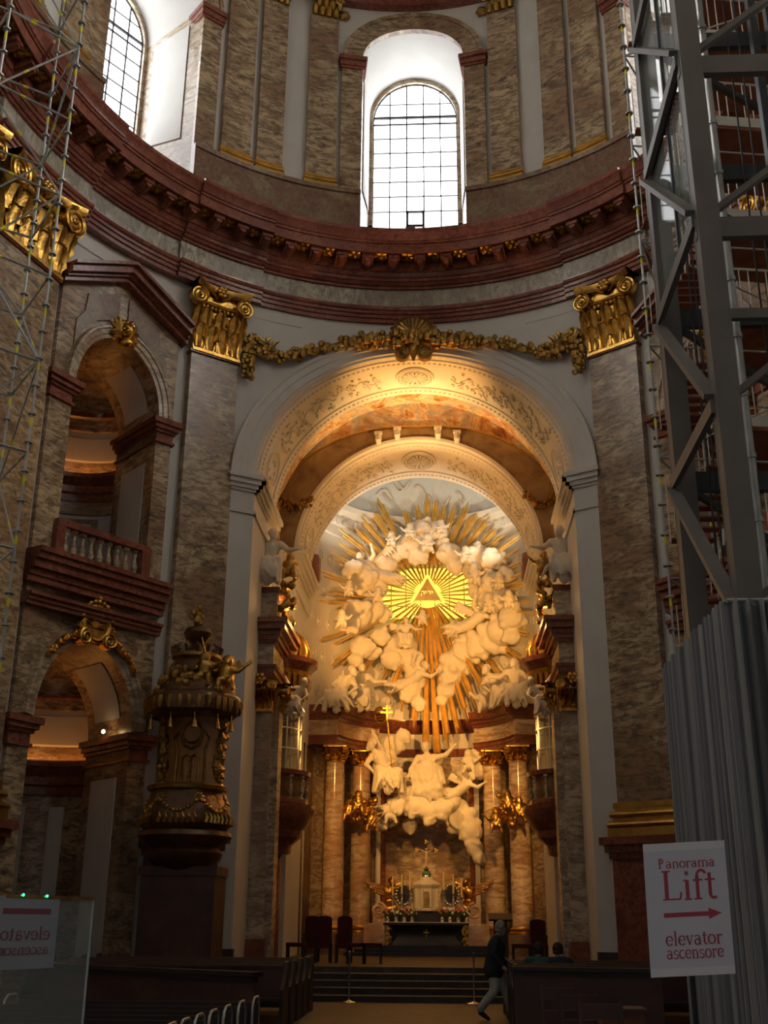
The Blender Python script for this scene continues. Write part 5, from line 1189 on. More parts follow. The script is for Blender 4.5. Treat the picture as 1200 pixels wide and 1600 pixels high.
BR = lambda a, z, e=.01: (PX+((1.03-.19*max(0, z-3.85)/.5)*fl6(a)+e)*math.cos(a), PY+((1.03-.19*max(0, z-3.85)/.5)*fl6(a)+e)*math.sin(a), z)
for i in range(6):
    a0 = i*PI/3
    for j in range(13): t = j/12; m.sph(BR(a0+PI/3*t, 4.28-.3*math.sin(PI*t)), .045+.02*(j % 2), 6)
    for j in range(6): m.sph(BR(a0+.09*math.cos(j), 4.3+.07*math.sin(j)), .05, 6)
    for j in range(7): m.path([BR(a0+.12+.13*j, 3.72), BR(a0+.16+.13*j, 3.84), BR(a0+.12+.13*j, 3.95)], [.05,.045,.015], 5)
m.build('bowl', [BRONZE, DGOLD], pu)
pl('bowl_rail', DGOLD, [(.84,4.46),(.93,4.5),(.95,4.58),(.86,4.62),(.7,4.62)])
PF = lambda s, z, d: (PX+s, PY+.55-math.sqrt(max(0, 1.1-s*s))*.45-d, z)
m = MB(); rows = []
for z, w in ((4.55,.74),(4.8,.64),(5.2,.6),(5.7,.66),(6.05,.8),(6.3,.98)): rows.append([PF(-w+2*w*i/12, z, 0) for i in range(13)])
m.grid(rows); bp_ = m.build('back_panel', WALNUT, pu)
m = MB()
for sg in (-1, 1):
    m.path([PF(sg*s, z, .05) for s, z in ((.36,4.6),(.34,5.5),(.42,5.75),(.3,5.95),(.2,5.6),(.0,5.5))], .035, 6); m.path([PF(sg*s, z, .05) for s, z in ((.2,4.65),(.2,5.3),(.1,5.36),(0,5.3))], .025, 6)
for i in range(9): m.sph(PF(0, 4.75+.06*i, .05), .035 if i % 2 else .05, 6)
m.path([PF(.24*math.cos(a), 5.88+.24*math.sin(a), .06) for a in [2*PI*i/20 for i in range(20)]], .03, 6, closed=True); m.build('panel_moulding', DGOLD, bp_)
for sg in (-1, 1):
    m = MB(); r_ = random.Random(sg+9)
    for i in range(120): z = rs.uniform(4.6,6.35); m.sph(PF(sg*(.66+.1*abs(z-5.2)*.8+r_.uniform(-.07,.07)), z, r_.uniform(-.05,.08)), r_.uniform(.04,.1), 6)
    m.build('side_carving', DGOLD, pu)
pl('canopy_underside', BRONZE, [(.1,6.28),(.7,6.25),(.98,6.3)], fl=fl6)
cr_ = pl('canopy_rim', BRONZE, [(.95,6.2),(1.08,6.3),(1.12,6.5),(1.1,6.66),(1.02,6.74),(.9,6.8)], fl=fl6)
m = MB()
for i in range(30):
    a = 2*PI*i/30; r = 1.1*fl6(a); m.path([(PX+r*math.cos(a), PY+r*math.sin(a), z) for z in (6.6,6.48,6.3)], [.07,.085,.03], 6)
m.build('lambrequin_fringe', DGOLD, cr_)
for i, a in enumerate((-20,-45,-75,-105,-140)):
    a = math.radians(a); m = MB(); x, y = PX+1.08*math.cos(a), PY+1.08*math.sin(a); m.lathe([(.01,6.2),(.015,6.08),(.05,5.98),(.045,5.95),(.07,5.84),(0,5.83)], (x,y,0), 10); m.build('tassel', DGOLD, cr_)
m = MB(); m.lathe([(.98,6.74),(.95,6.9),(.75,7.1),(.66,7.35),(.6,7.5),(.5,7.62)], (PX,PY,0), 32, fn=fl6); m.cur = 1
for i in range(90):
    a = rs.random()*2*PI; z = rs.uniform(6.75,7.4); r = .98-.35*(z-6.75)/.65; m.sph((PX+r*math.cos(a), PY+r*math.sin(a), z), rs.uniform(.06,.12), 6)
m.build('canopy_dome', [BRONZE, DGOLD], pu)
kr_ = pl('crown_ring', DGOLD, [(.5,7.6),(.6,7.66),(.6,7.74),(.5,7.78)])
m = MB()
for i in range(14):
    a = 2*PI*i/14; m.path([(PX+r*math.cos(a), PY+r*math.sin(a), z) for r, z in ((.55,7.75),(.62,7.9),(.5,8.0))], [.05,.05,.02], 6)
m.build('crown_leaves', BRONZE, kr_)
pl('urn', BRONZE, [(.3,7.75),(.2,7.95),(.16,8.05),(.3,8.15),(.36,8.3),(.3,8.42),(.12,8.5),(.1,8.58)], 16)
m = MB(); blobs(m, [(PX,PY,8.6),(PX-.1,PY,8.75),(PX+.12,PY,8.85)], .12, 24, rs); m.build('flame_finial', DGOLD, pu)
m = MB(); J = {k: (v[0]*1.0, v[1], v[2]) for k, v in PUT.items()}; J.update(eR=(.3,-.05,.5), hR=(.52,-.08,.66), eL=(-.26,-.1,.5), hL=(-.46,-.14,.5)); figure(m, J, 1.0, False, True); wing(m, (0,.06,.5), (.3,.1,.8), .7, 5)
me = put(m, 'putto', GOLD, None, None, None, (0,0,0), .025, .004, 5); me.parent = pu; me.location = (.83,-.35,6.78)
m = MB(); J = {k: (-v[0], v[1], v[2]) for k, v in PUT.items()}; figure(m, J, .9, False, True); me = put(m, 'putto', DGOLD, None, None, None, (0,0,0), .025, .004, 6); me.parent = pu; me.location = (.35,-.55,6.85)
m = MB(); c = Vector((PX+.36,PY-.55,7.3)); m.tube(c+Vector((.1,0,0)), c+Vector((-.14,0,.78)), .022, n=6); m.tube(c+Vector((-.16,0,.42)), c+Vector((.06,0,.8)), .02, n=6); m.build('crossed_staffs', GOLD, pu)
# ================================================================== pews and chairs
def pew(x0, x1, y, lab, ang=0, grp='pews'):
    o = thing('pew', lab, 'pew', ((x0+x1)/2, y, 0), grp); cx = (x0+x1)/2
    m = MB(); m.box(x0, x1, y-.48, y-.04, .42, .47); m.build('seat', WOOD, o)
    m = MB(); m.box(x0, x1, y, y+.04, .3, .92); m.box(x0, x1, y-.05, y+.09, .92, .96); m.build('backrest', PANEL, o)
    for x in (x0, x1):
        m = MB(); f = lambda s, z, d, x=x: (x+d, y-.2+s, z); m.prism([(-.34,0),(.3,0),(.3,.95),(.24,1.02),(.1,1.0),(.0,.8),(-.2,.66),(-.34,.6)], f, -.03, .03); m.build('pew_end', WOOD, o)
    return o
N_ = ('first','second','third','fourth','fifth','sixth')
for sg, side in ((-1,'left'),(1,'right')):
    for i in range(5):
        y = -6.2-.95*i; a, b = sorted((sg*1.9, sg*6.2)); pew(a, b, y, 'dark wooden pew on the %s, %s row behind the steps' % (side, N_[i]), grp='pews on the %s' % side)
# front parapets of the pew blocks
def parapet(p0, p1, h, lab):
    p0, p1 = Vector((*p0,0)), Vector((*p1,0)); o = thing('pew_parapet', lab, 'panel', tuple((p0+p1)/2)); t = (p1-p0).normalized(); u = Vector((0,0,1))
    m = MB(); m.bar(p0+u*h/2, p1+u*h/2, .06, h); m.build('panel_board', PANEL, o)
    m = MB(); m.bar(p0+u*(h+.03)-t*.05, p1+u*(h+.03)+t*.05, .2, .06); m.bar(p0+u*(h-.04), p1+u*(h-.04), .12, .06); m.build('cap_rail', WOOD, o)
    m = MB(); m.bar(p0+u*.06, p1+u*.06, .12, .12); m.build('plinth_rail', WOOD, o)
parapet((-5.6,-11.1), (-1.85,-13.6), .93, 'reddish wooden parapet closing the left pew block')
parapet((1.85,-10.6), (4.1,-11.1), .93, 'dark wooden parapet closing the right pew block')
# benches with steel end loops along the aisle
def bench(x1, y, lab, n=0):
    x0 = x1-2.6; o = thing('bench', lab, 'bench', ((x0+x1)/2, y, 0), 'steel-ended benches left of the aisle')
    m = MB(); m.box(x0, x1, y-.42, y-.02, .42, .46); m.build('seat', WOOD, o)
    m = MB(); m.box(x0, x1, y-.01, y+.02, .52, .84); m.build('backrest', WOOD, o)
    for x in (x0, x1):
        m = MB(); m.path([(x,y-.4,0),(x,y-.4,.8),(x,y-.37,.86),(x,y-.3,.9),(x,y-.08,.9),(x,y-.01,.87),(x,y+.02,.8),(x,y+.03,0)], .014, 8); m.build('end_loop', GALV, o)
for r in range(7):
    px, py = 400-22*r, 1558+7*r
    q = CAM+ray(px, py)*((.9-CAM[2])/ray(px, py)[2]); bench(q[0], q[1]+.2, 'dark bench with bright steel end loop left of the aisle, %s row from the altar' % ((N_+('seventh',))[r]))
for r, (x, y) in enumerate(((2.15,-15.2),(2.25,-16.6),(2.3,-18.0))):
    o = thing('wooden_chair', '', 'chair', (x,y,0), 'wooden chairs on the right of the aisle'); o['label'] = 'dark wooden chair on the right of the aisle, %s one from the parapet' % N_[r]
    m = MB(); m.box(x-.22,x+.22,y-.2,y+.2,.42,.46); m.build('seat', WOOD, o)
    for s in (-1,1):
        m = MB(); m.bar((x+s*.2,y+.22,0),(x+s*.2,y+.28,.92),.035,.04,(0,1,0)); m.build('back_post', PANEL, o)
        m = MB(); m.bar((x+s*.2,y-.18,0),(x+s*.2,y-.18,.42),.035,.035,(0,1,0)); m.build('leg', PANEL, o)
    m = MB(); m.bar((x-.2,y+.27,.82),(x+.2,y+.27,.82),.03,.14); m.bar((x-.2,y+.25,.6),(x+.2,y+.25,.6),.03,.08); m.build('back_slats', PANEL, o)
p = at(970,1590,-17); o = thing('notice_box', 'low reddish wooden box between the right seats and the sheeting', 'box', (p[0],-17,0)); m = MB(); m.box(p[0]-.22,p[0]+.22,-17.2,-16.8,0,p[2]+.06); m.build('body', PLANK, o); m = MB(); m.box(p[0]-.25,p[0]+.25,-17.23,-16.77,p[2]+.06,p[2]+.1); m.build('lid', PANEL, o)
# ================================================================== people
def person(name, lab, J, loc, tops, pants, hair, rot=0, group=None):
    """skin body (head, hands) as one mesh, clothes and hair as its children"""
    V_ = {k: Vector(v) for k, v in J.items()}
    m = MB(); h = V_['hd']; f = (V_['lk']-h).normalized(); sd = f.cross(Vector((0,0,1))).normalized()
    m.sph(h, (.078,.095,.115), 14); m.sph(h+f*.03-Vector((0,0,.06)), (.058,.07,.065), 10); m.cap(V_['nk'], h-Vector((0,0,.05)), .055, .05, 10); m.sph(h+f*.1-Vector((0,0,.015)), (.016,.022,.024), 8)
    m.cap(h+f*.085+sd*.03-Vector((0,0,.07)), h+f*.085-sd*.03-Vector((0,0,.07)), .012, .012, 6)
    for e in (-1,1): m.sph(h+sd*e*.078-f*.01, (.014,.028,.034), 8); m.sph(h+f*.082+sd*e*.033+Vector((0,0,.012)), .013, 6)
    m.cap(V_['nk'], V_['ch'], .06, .12, 10); m.cap(V_['ch'], V_['pv'], .13, .13, 10)
    for q in 'LR':
        m.cap(V_['ch']+Vector((0,0,.1)), V_['s'+q], .08, .06, 8); m.cap(V_['s'+q], V_['e'+q], .052, .042, 8); m.cap(V_['e'+q], V_['h'+q], .042, .027, 8)
        hd = (V_['h'+q]-V_['e'+q]).normalized(); b = V_['h'+q]; s2 = hd.cross(Vector((1,0,0))).normalized(); cu = Vector((0,0,0))
        m.cap(b, b+hd*.07, .03, .034, 8)
        for i, L in enumerate((.065,.078,.072,.055)):
            a = b+hd*.085+s2*(.021*(i-1.5)); k1 = a+hd*L*.5; k2 = k1+(hd*.75+f*.5).normalized()*L*.5; m.cap(a, k1, .0095, .009, 6); m.cap(k1, k2, .009, .0075, 6)
        m.cap(b+hd*.03+s2*.028, b+hd*.075+s2*.05+f*.02, .011, .009, 6)
        m.cap(V_['pv'], V_['k'+q], .085, .06, 8); m.cap(V_['k'+q], V_['f'+q], .055, .038, 8)
    root = bpy.data.objects.new(name, sculpt(m, 'body', SKIN, .009, 2)); COL.objects.link(root); tag(root, lab, 'person', group)
    def child(nm, mm, mt, vox, amp=.006, st=(1,1,.6)):
        o = bpy.data.objects.new(nm, sculpt(mm, nm, mt, vox, 3, amp, 16, 3, st)); COL.objects.link(o); o.parent = root
    m = MB(); m.cap(V_['nk']-Vector((0,0,.06)), V_['ch'], .085, .165, 12); m.cap(V_['ch'], V_['pv']+Vector((0,0,.0)), .17, .175, 12); m.cap(V_['pv'], V_['pv']-Vector((0,0,.08)), .18, .185, 12)
    for q in 'LR': m.cap(V_['ch']+Vector((0,0,.1)), V_['s'+q], .11, .085, 10); m.cap(V_['s'+q], V_['e'+q], .082, .068, 10); m.cap(V_['e'+q], V_['e'+q].lerp(V_['h'+q], .93), .066, .05, 10)
    child('jacket', m, tops, .018)
    m = MB()
    for q in 'LR': m.cap(V_['pv']-Vector((0,0,.02)), V_['k'+q], .12, .09, 10); m.cap(V_['k'+q], V_['f'+q]+Vector((0,0,.06)), .088, .07, 10)
    child('trousers', m, pants, .018)
    m = MB()
    for q in 'LR': a = V_['f'+q]; tf = V_.get('t'+q, a+f*.17-Vector((0,0,.03))); m.cap(a+Vector((0,0,.0)), a.lerp(tf,.55), .05, .045, 8); m.cap(a.lerp(tf,.5), tf, .045, .035, 8)
    child('shoes', m, WOOD, .014, 0)
    m = MB()
    for i in range(40):
        a = i*2.4; t = i/40; d = Vector((math.cos(a)*math.sqrt(1-t*t), math.sin(a)*math.sqrt(1-t*t), t*1.05))
        if d.dot(f) > .55 and d.z < .6: continue
        m.sph(h+Vector((d.x*.075,d.y*.085,d.z*.1))+Vector((0,0,.01)), .036, 8)
    for i in range(10): a = -1.2+2.4*i/9; dd = (-f*math.cos(a)+sd*math.sin(a)); m.sph(h+dd*.075-Vector((0,0,.04)), .036, 8)
    child('hair', m, hair, .012, .002)
    root.location = loc; root.rotation_euler = (0,0,rot); return root
JK = plain('dark_jacket', (.012,.014,.022), .8); TR = plain('grey_trousers', (.34,.33,.30), .85); GH = plain('grey_hair', (.30,.27,.23), .7); TEAL = plain('teal_cloth', (.02,.07,.08), .85); NAVY = plain('navy_cloth', (.015,.025,.06), .85); DH = plain('dark_hair', (.02,.015,.012), .7)
WALK = dict(pv=(0,0,.9), ch=(.06,0,1.24), nk=(.09,0,1.42), hd=(.14,0,1.55), lk=(1.2,0,1.5), sL=(.07,.19,1.36), eL=(.1,.24,1.1), hL=(.26,.2,.92), sR=(.07,-.19,1.36), eR=(-.02,-.25,1.1), hR=(.14,-.26,.92), kL=(.2,.09,.5), fL=(.3,.09,.08), kR=(.0,-.09,.5), fR=(-.26,-.09,.13), tR=(-.12,-.09,.03), tL=(.48,.09,.05))
p = at(778,1597,-8.0)
person('person', 'grey-haired person in dark jacket and grey trousers walking right across the aisle', WALK, (p[0]-.05,-8.0,0), JK, TR, GH)
SITP = dict(pv=(0,0,.52), ch=(0,.04,.86), nk=(0,.06,1.03), hd=(0,.1,1.17), lk=(.1,2,1.1), sL=(-.19,.05,.97), eL=(-.25,.12,.7), hL=(-.14,.36,.66), sR=(.19,.05,.97), eR=(.25,.12,.7), hR=(.14,.36,.66), kL=(-.1,.42,.5), fL=(-.1,.42,.08), kR=(.1,.42,.5), fR=(.1,.42,.08), tL=(-.1,.6,.04), tR=(.1,.6,.04))
for px, y, tp, lab in ((841,-7.42,TEAL,'person in teal top seated in the right pews, nearer the aisle'),(872,-7.42,NAVY,'dark-haired person in navy seated in the right pews, farther from the aisle')):
    q = at(px,1478,y); person('person', lab, SITP, (q[0], y, 0), tp, NAVY, DH)
# ================================================================== scaffold tower on the left
def scaffold(name, lab, P, z0, z1, lev, brace, zoff=0, ros=.5, rt=.024):
    o = thing(name, lab, 'scaffold', (sum(p[0] for p in P)/len(P), sum(p[1] for p in P)/len(P), 0))
    n = len(P); rose = MB()
    for r in (.0,): rose.lathe([(.03,-.012),(.07,-.012),(.07,.012),(.03,.012)], (0,0,0), 8)
    for p in P:
        m = MB(); m.cur = 0; m.tube((*p,z0),(*p,z1),rt,n=8)
        z = z0+.3
        while z < z1: m.join(rose, lambda a,b,c,p=p,z=z: (p[0]+a,p[1]+b,z+c)); z += ros
        m.cur = 1; z = z0+zoff+.55
        while z < z1: m.tube((*p,z),(*p,z+.14),rt*1.12,n=8); z += 1.0
        m.build('standard', [GALV, YTAPE], o)
    levs = []; z = z0+zoff
    while z <= z1: levs.append(z); z += lev
    for li, z in enumerate(levs):
        for i in range(n):
            a, b = P[i], P[(i+1) % n]
            m = MB(); m.cur = 0; m.tube((*a,z),(*b,z),rt*.9,n=6); m.cur = 1; q0 = Vector((*a,z)).lerp(Vector((*b,z)),.3); q1 = Vector((*a,z)).lerp(Vector((*b,z)),.37); m.tube(q0,q1,rt*1.05,n=6); m.build('ledger', [GALV, YTAPE], o)
            if li+1 < len(levs) and (li+i) % 4 < brace:
                u, v = (a, b) if (li+i) % 2 == 0 else (b, a); m = MB(); m.cur = 0; q0 = Vector((*u,z)); q1 = Vector((*v,levs[li+1])); m.tube(q0,q1,rt*.85,n=6); m.cur = 1; m.tube(q0.lerp(q1,.3),q0.lerp(q1,.36),rt,n=6); m.build('diagonal_brace', [GALV, YTAPE], o)
    return o
scaffold('scaffold_tower', 'tall galvanised tube scaffold tower with yellow marks at the left edge', [(-5.81,-14.0),(-6.75,-12.75),(-7.95,-13.6),(-6.75,-14.95)], 0, 22.5, 1.62, 3, .53)
# ================================================================== panorama lift tower on the right
TX0, TX1, TY0, TY1 = 3.70, 6.8, -19.0, -16.75
lt_ = thing('lift_tower', 'dark grey bolted steel lift tower with glass panels on the right', 'lift tower', ((TX0+TX1)/2, (TY0+TY1)/2, 0))
def hcol(x, y, z0, z1, b=.25, rot=0):
    m = MB(); h = b/2; t = .03
    m.box(x-h, x+h, y-h, y-h+t, z0, z1); m.box(x-h, x+h, y+h-t, y+h, z0, z1); m.box(x-t/2, x+t/2, y-h+t, y+h-t, z0, z1)
    m.box(x-h+.004, x-h+.02, y-h+t, y+h-t, z0, z1)
    return m
LC = []
for x, y in ((TX0+.13,TY0),(TX0+.13,TY1),(TX1,TY0),(TX1,TY1)): LC.append(hcol(x, y, 0, 24).build('column', STEEL, lt_, 0))
LV = [2.3, 4.6, 6.88, 9.22, 11.53, 13.86, 16.2, 18.55]
for i, z in enumerate(LV):
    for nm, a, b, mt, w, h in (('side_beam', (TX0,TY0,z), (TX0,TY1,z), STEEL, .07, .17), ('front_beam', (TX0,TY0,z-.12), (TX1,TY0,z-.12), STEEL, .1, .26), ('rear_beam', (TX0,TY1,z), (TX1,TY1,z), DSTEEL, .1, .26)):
        if nm == 'front_beam' and i == 2: continue
        m = MB(); m.bar(a, b, w, h); m.build(nm, mt, lt_, 0)
    if i+1 < len(LV):
        m = MB(); m.bar((TX0-.02,TY0,z+.1), (TX0-.02,TY1,LV[i+1]-.1), .07, .16, (1,0,0)); m.build('side_brace', STEEL, lt_, 0)
        m = MB(); m.bar((TX0+.2,TY0+.02,z+.1), (TX1-.1,TY0+.02,LV[i+1]+.05), .07, .11, (0,1,0)); m.build('front_brace', STEEL, lt_, 0)
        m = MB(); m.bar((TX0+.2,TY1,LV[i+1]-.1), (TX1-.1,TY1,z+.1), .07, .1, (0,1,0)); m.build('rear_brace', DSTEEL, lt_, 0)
        for yy, q in ((TY0, 0), (TY1, 1)):
            m = MB()
            for dz in (-.09, .0, .09): m.path([(TX0-.03,yy+.06,z+dz),(TX0-.012,yy+.06,z+dz)], .018, 6)
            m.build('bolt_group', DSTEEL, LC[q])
m = MB(); m.bar((TX0+.2,TY0,8.1-.12),(TX1,TY0,8.1-.12),.08,.12); m.build('front_rail', STEEL, lt_, 0)
m = MB(); m.box(TX0+.5,TX0+.62,-17.3,-17.15,0,24); m.build('guide_rail', IRON, lt_, 0)
for x, y in ((5.15,-17.6),(5.6,-17.0)): m = MB(); m.box(x-.05,x+.05,y-.07,y+.07,0,24); m.build('guide_rail', DSTEEL, lt_, 0)
m = MB(); m.tube((4.42,-17.7,0),(4.42,-17.7,24),.05,n=12)
for i in range(30): m.tube((4.42,-17.7,.4+.8*i),(4.42,-17.7,.46+.8*i),.065,n=12)
m.build('guide_tube', GALV, lt_)
for k, x in enumerate((3.98,4.05,4.85,5.0)): m = MB(); m.tube((x,-17.4,2),(x,-17.4,24),.012,n=6); m.build('lift_cable', IRON, lt_)
for y0, y1 in ((TY0+.12,-17.95),(-17.9,TY1-.12)):
    m = MB(); m.box(TX0+.07,TX0+.085,y0,y1,9.5,19); m.build('side_glass', GLASS, lt_, 0)
    m = MB(); m.box(TX0+.05,TX0+.1,y0-.03,y0,9.5,19); m.box(TX0+.05,TX0+.1,y1-.0,y1+.03,9.5,19); m.box(TX0+.05,TX0+.1,y0,y1,11.55,11.6); m.build('glass_mullion', DSTEEL, lt_, 0)
m = MB(); m.box(TX0+.35,TX1-.35,TY0+.1,TY0+.115,14.0,18); m.build('front_glass', GLASS, lt_, 0)
# scaffold stairs behind the lift
RP_ = [(4.22,-13.5),(8.3,-12.9),(8.1,-10.8),(5.5,-11.3)]
sc = scaffold('stair_scaffold', 'galvanised scaffold with plank landings and railings behind the lift tower', RP_, 0, 22.5, 2.0, 2, .6, rt=.02)
RF = lambda t, s: (Vector((*RP_[0],0)).lerp(Vector((*RP_[1],0)), t)*(1-s)+Vector((*RP_[3],0)).lerp(Vector((*RP_[2],0)), t)*s)
for i in range(10):
    z = 1.2+2.0*i; m = MB(); a, b, c_, d = RF(.22,.05), RF(.98,.05), RF(.98,.95), RF(.22,.95); q = [a,b,c_,d]
    m.add([(p.x,p.y,z) for p in q]+[(p.x,p.y,z+.06) for p in q], [(3,2,1,0),(4,5,6,7),(0,1,5,4),(1,2,6,5),(2,3,7,6),(3,0,4,7)]); m.build('plank_landing', PLANK, sc, 0)
    m = MB(); m.bar(a+Vector((0,0,z+.17)), b+Vector((0,0,z+.17)), .03, .2); m.build('toe_board', BOARD, sc, 0)
    m = MB(); m.bar(RF(.22,.05)+Vector((0,0,z+.1)), RF(.22,.95)+Vector((0,0,z+.1)), .03, .2); m.build('toe_board', BOARD, sc, 0)
    m = MB(); a2_, b2_ = RF(.05,.25)+Vector((0,0,z-1.9)), RF(.2,.75)+Vector((0,0,z))
    for s in range(8):
        p = a2_.lerp(b2_, (s+.5)/8); m.bar(p+Vector((-.35,0,0)), p+Vector((.35,0,0)), .22, .03)
    m.build('stair_flight', PLANK, sc, 0)
    m = MB()
    for s in range(17): p = RF(.25+.04*s,.06)+Vector((0,0,z+.06)); m.tube(p, p+Vector((0,0,1.0)), .012, n=5)
    m.tube(RF(.22,.06)+Vector((0,0,z+1.06)), RF(.98,.06)+Vector((0,0,z+1.06)), .022, n=6); m.build('guard_rail', BOARD if i % 2 else GALV, sc)
    m = MB()
    for s in range(9): p = RF(.06,.2).lerp(RF(.2,.75), s/8)+Vector((-.3,0,z-1.9+1.9*s/8)); m.tube(p, p+Vector((0,0,1.0)), .01, n=5)
    m.build('stair_rail', BOARD, sc)
# sheeting round the foot of the tower
def sheet(x0, y0, x1, y1, n, seed):
    r_ = random.Random(seed); rows = [[], []]; L = math.hypot(x1-x0, y1-y0); nx, ny = -(y1-y0)/L, (x1-x0)/L; ph = 0
    for i in range(n+1):
        t = i/n; ph += r_.uniform(.2,1.1); d = .075*math.sin(ph)+.03*math.sin(ph*2.3+1)+r_.uniform(-.02,.02)
        for k, z in ((0, .02), (1, 4.64)):
            rows[k].append((x0+(x1-x0)*t+nx*d, y0+(y1-y0)*t+ny*d, z))
    return rows
sh = thing('sheeting', 'tall pleated grey plastic sheeting wrapped round the foot of the lift tower', 'sheeting', (5.0,-18,0))
m = MB(); m.grid(sheet(3.56,-19.25,3.56,-16.05,240,1)); m.build('side_sheet', SHEET, sh, 60)
m = MB(); m.grid(sheet(3.56,-19.25,7.4,-19.25,280,2)); m.build('front_sheet', SHEET, sh, 60)
m = MB(); m.tube((3.56,-19.25,4.64),(7.4,-19.25,4.64),.025,n=8); m.tube((3.56,-19.25,4.64),(3.56,-16.05,4.64),.025,n=8); m.build('top_rail', GALV, sh)
# ================================================================== lettering (own serif strokes; units: x height .48, cap .7)
GL = {
 'P': (.56, [((.14,0),(.14,.7),.085),((.03,.0),(.27,.0),.03),((.03,.69),(.2,.69),.03),('arc',(.17,.52),.2,.17,-90,90,.06,.085),((.14,.35),(.2,.35),.03)]),
 'L': (.58, [((.14,0),(.14,.7),.085),((.03,.015),(.52,.015),.03),((.03,.69),(.26,.69),.03),((.5,.0),(.54,.18),.04)]),
 'a': (.46, [('arc',(.2,.14),.14,.13,0,360,.05,.07),((.34,0),(.34,.34),.075),('arc',(.2,.33),.14,.14,0,150,.04,.06),((.34,.015),(.43,.015),.03)]),
 'n': (.52, [((.12,0),(.12,.46),.075),((.03,.0),(.21,.0),.03),((.03,.455),(.12,.455),.03),('arc',(.26,.32),.14,.14,0,170,.05,.06),((.4,0),(.4,.34),.075),((.31,0),(.49,0),.03)]),
 'o': (.48, [('arc',(.24,.24),.19,.23,0,360,.04,.08)]),
 'r': (.38, [((.12,0),(.12,.46),.075),((.03,.0),(.22,.0),.03),((.03,.455),(.12,.455),.03),('arc',(.24,.34),.12,.11,40,175,.05,.06),((.31,.38),(.34,.44),.07)]),
 'm': (.8, [((.12,0),(.12,.46),.075),((.03,.0),(.21,.0),.03),((.03,.455),(.12,.455),.03),('arc',(.26,.33),.14,.13,0,170,.05,.06),((.4,0),(.4,.34),.075),((.31,0),(.49,0),.03),('arc',(.54,.33),.14,.13,0,170,.05,.06),((.68,0),(.68,.34),.075),((.59,0),(.77,0),.03)]),
 'i': (.27, [((.13,0),(.13,.46),.08),((.03,.0),(.24,.0),.03),((.03,.455),(.13,.455),.03),('arc',(.13,.63),.025,.025,0,360,.06,.06)]),
 'f': (.33, [((.14,0),(.14,.56),.075),((.03,.0),(.25,.0),.03),((.02,.455),(.29,.455),.035),('arc',(.26,.56),.12,.13,20,180,.05,.06)]),
 't': (.33, [((.15,.08),(.15,.62),.075),((.02,.455),(.3,.455),.035),('arc',(.24,.1),.09,.09,180,320,.05,.06)]),
 'e': (.44, [('arc',(.23,.24),.18,.23,30,325,.04,.08),('arc',(.23,.24),.18,.23,0,40,.05,.05),((.07,.255),(.41,.255),.03)]),
 'l': (.27, [((.13,0),(.13,.72),.075),((.03,.0),(.23,.0),.03),((.03,.715),(.13,.715),.03)]),
 'v': (.46, [((.08,.46),(.23,.0),.075),((.38,.46),(.23,.0),.035),((.0,.46),(.17,.46),.03),((.3,.46),(.46,.46),.03)]),
 's': (.38, [('arc',(.19,.35),.12,.11,20,250,.045,.06),('arc',(.19,.12),.13,.12,-160,80,.045,.065)]),
 'c': (.42, [('arc',(.23,.24),.18,.23,50,320,.045,.08)]),
}
def text(m, s, fn, u0, u1, vb, vs):
    """letters s between u0 and u1, baseline vb, vertical size vs per em (v grows downwards)"""
    W = sum(GL[c][0] for c in s); k = (u1-u0)/W; x = 0; lay = [0]
    def quad(a, b, w0, w1):
        w0 *= 1.28; w1 *= 1.28
        lay[0] += 1; e = .00002*lay[0]; A_, B_ = (u0+(x+a[0])*k, vb-a[1]*vs), (u0+(x+b[0])*k, vb-b[1]*vs)
        dx, dy = (b[0]-a[0]), (b[1]-a[1]); l = math.hypot(dx, dy) or 1; nx, ny = -dy/l, dx/l
        P = [(A_[0]-nx*w0/2*k, A_[1]+ny*w0/2*vs), (A_[0]+nx*w0/2*k, A_[1]-ny*w0/2*vs), (B_[0]+nx*w1/2*k, B_[1]-ny*w1/2*vs), (B_[0]-nx*w1/2*k, B_[1]+ny*w1/2*vs)]
        m.add([fn(*p, .001+e) for p in P], [(0,1,2,3)])
    for c in s:
        adv, st = GL[c]
        for q in st:
            if q[0] == 'arc':
                _, ce, rx, ry, a0, a1, wt, ws = q; n = 22; pr = None
                for i in range(n+1):
                    a = math.radians(a0+(a1-a0)*i/n); p = (ce[0]+rx*math.cos(a), ce[1]+ry*math.sin(a)); w = wt+(ws-wt)*abs(math.cos(a))
                    if pr: quad(pr[0], p, pr[1], w)
                    pr = (p, w)
            else: quad(q[0], q[1], q[2], q[2])
        x += adv
so = thing('sign_board', 'white sign reading Panorama Lift with red arrow on a thin black post', 'sign', (2.28,-22.5,0))
c00, c10, c01, c11 = [Vector(at(*p, -22.5)) for p in ((1004,1320),(1132,1312),(1018,1527),(1149,1522))]
c10.y -= .0; X_ = ((c10-c00)+(c11-c01))/2; Y_ = ((c01-c00)+(c11-c10))/2; O_ = (c00+c10+c01+c11)/4-X_/2-Y_/2
SF = lambda u, v, d: tuple(O_+X_*u+Y_*v+Vector((0,-d,0)))
m = MB(); m.prism([(0,0),(1,0),(1,1),(0,1)], SF, -.012, 0); m.build('board', PAPER, so, 0)
WB = plain('sign_margin', (.72,.71,.73), .6, 0, .02); 
for a in ((0,1,0,.06),(0,1,.94,1)):
    m = MB(); m.prism([(a[0],a[2]),(a[1],a[2]),(a[1],a[3]),(a[0],a[3])], SF, 0, .0006); m.build('margin_strip', WB, so, 0)
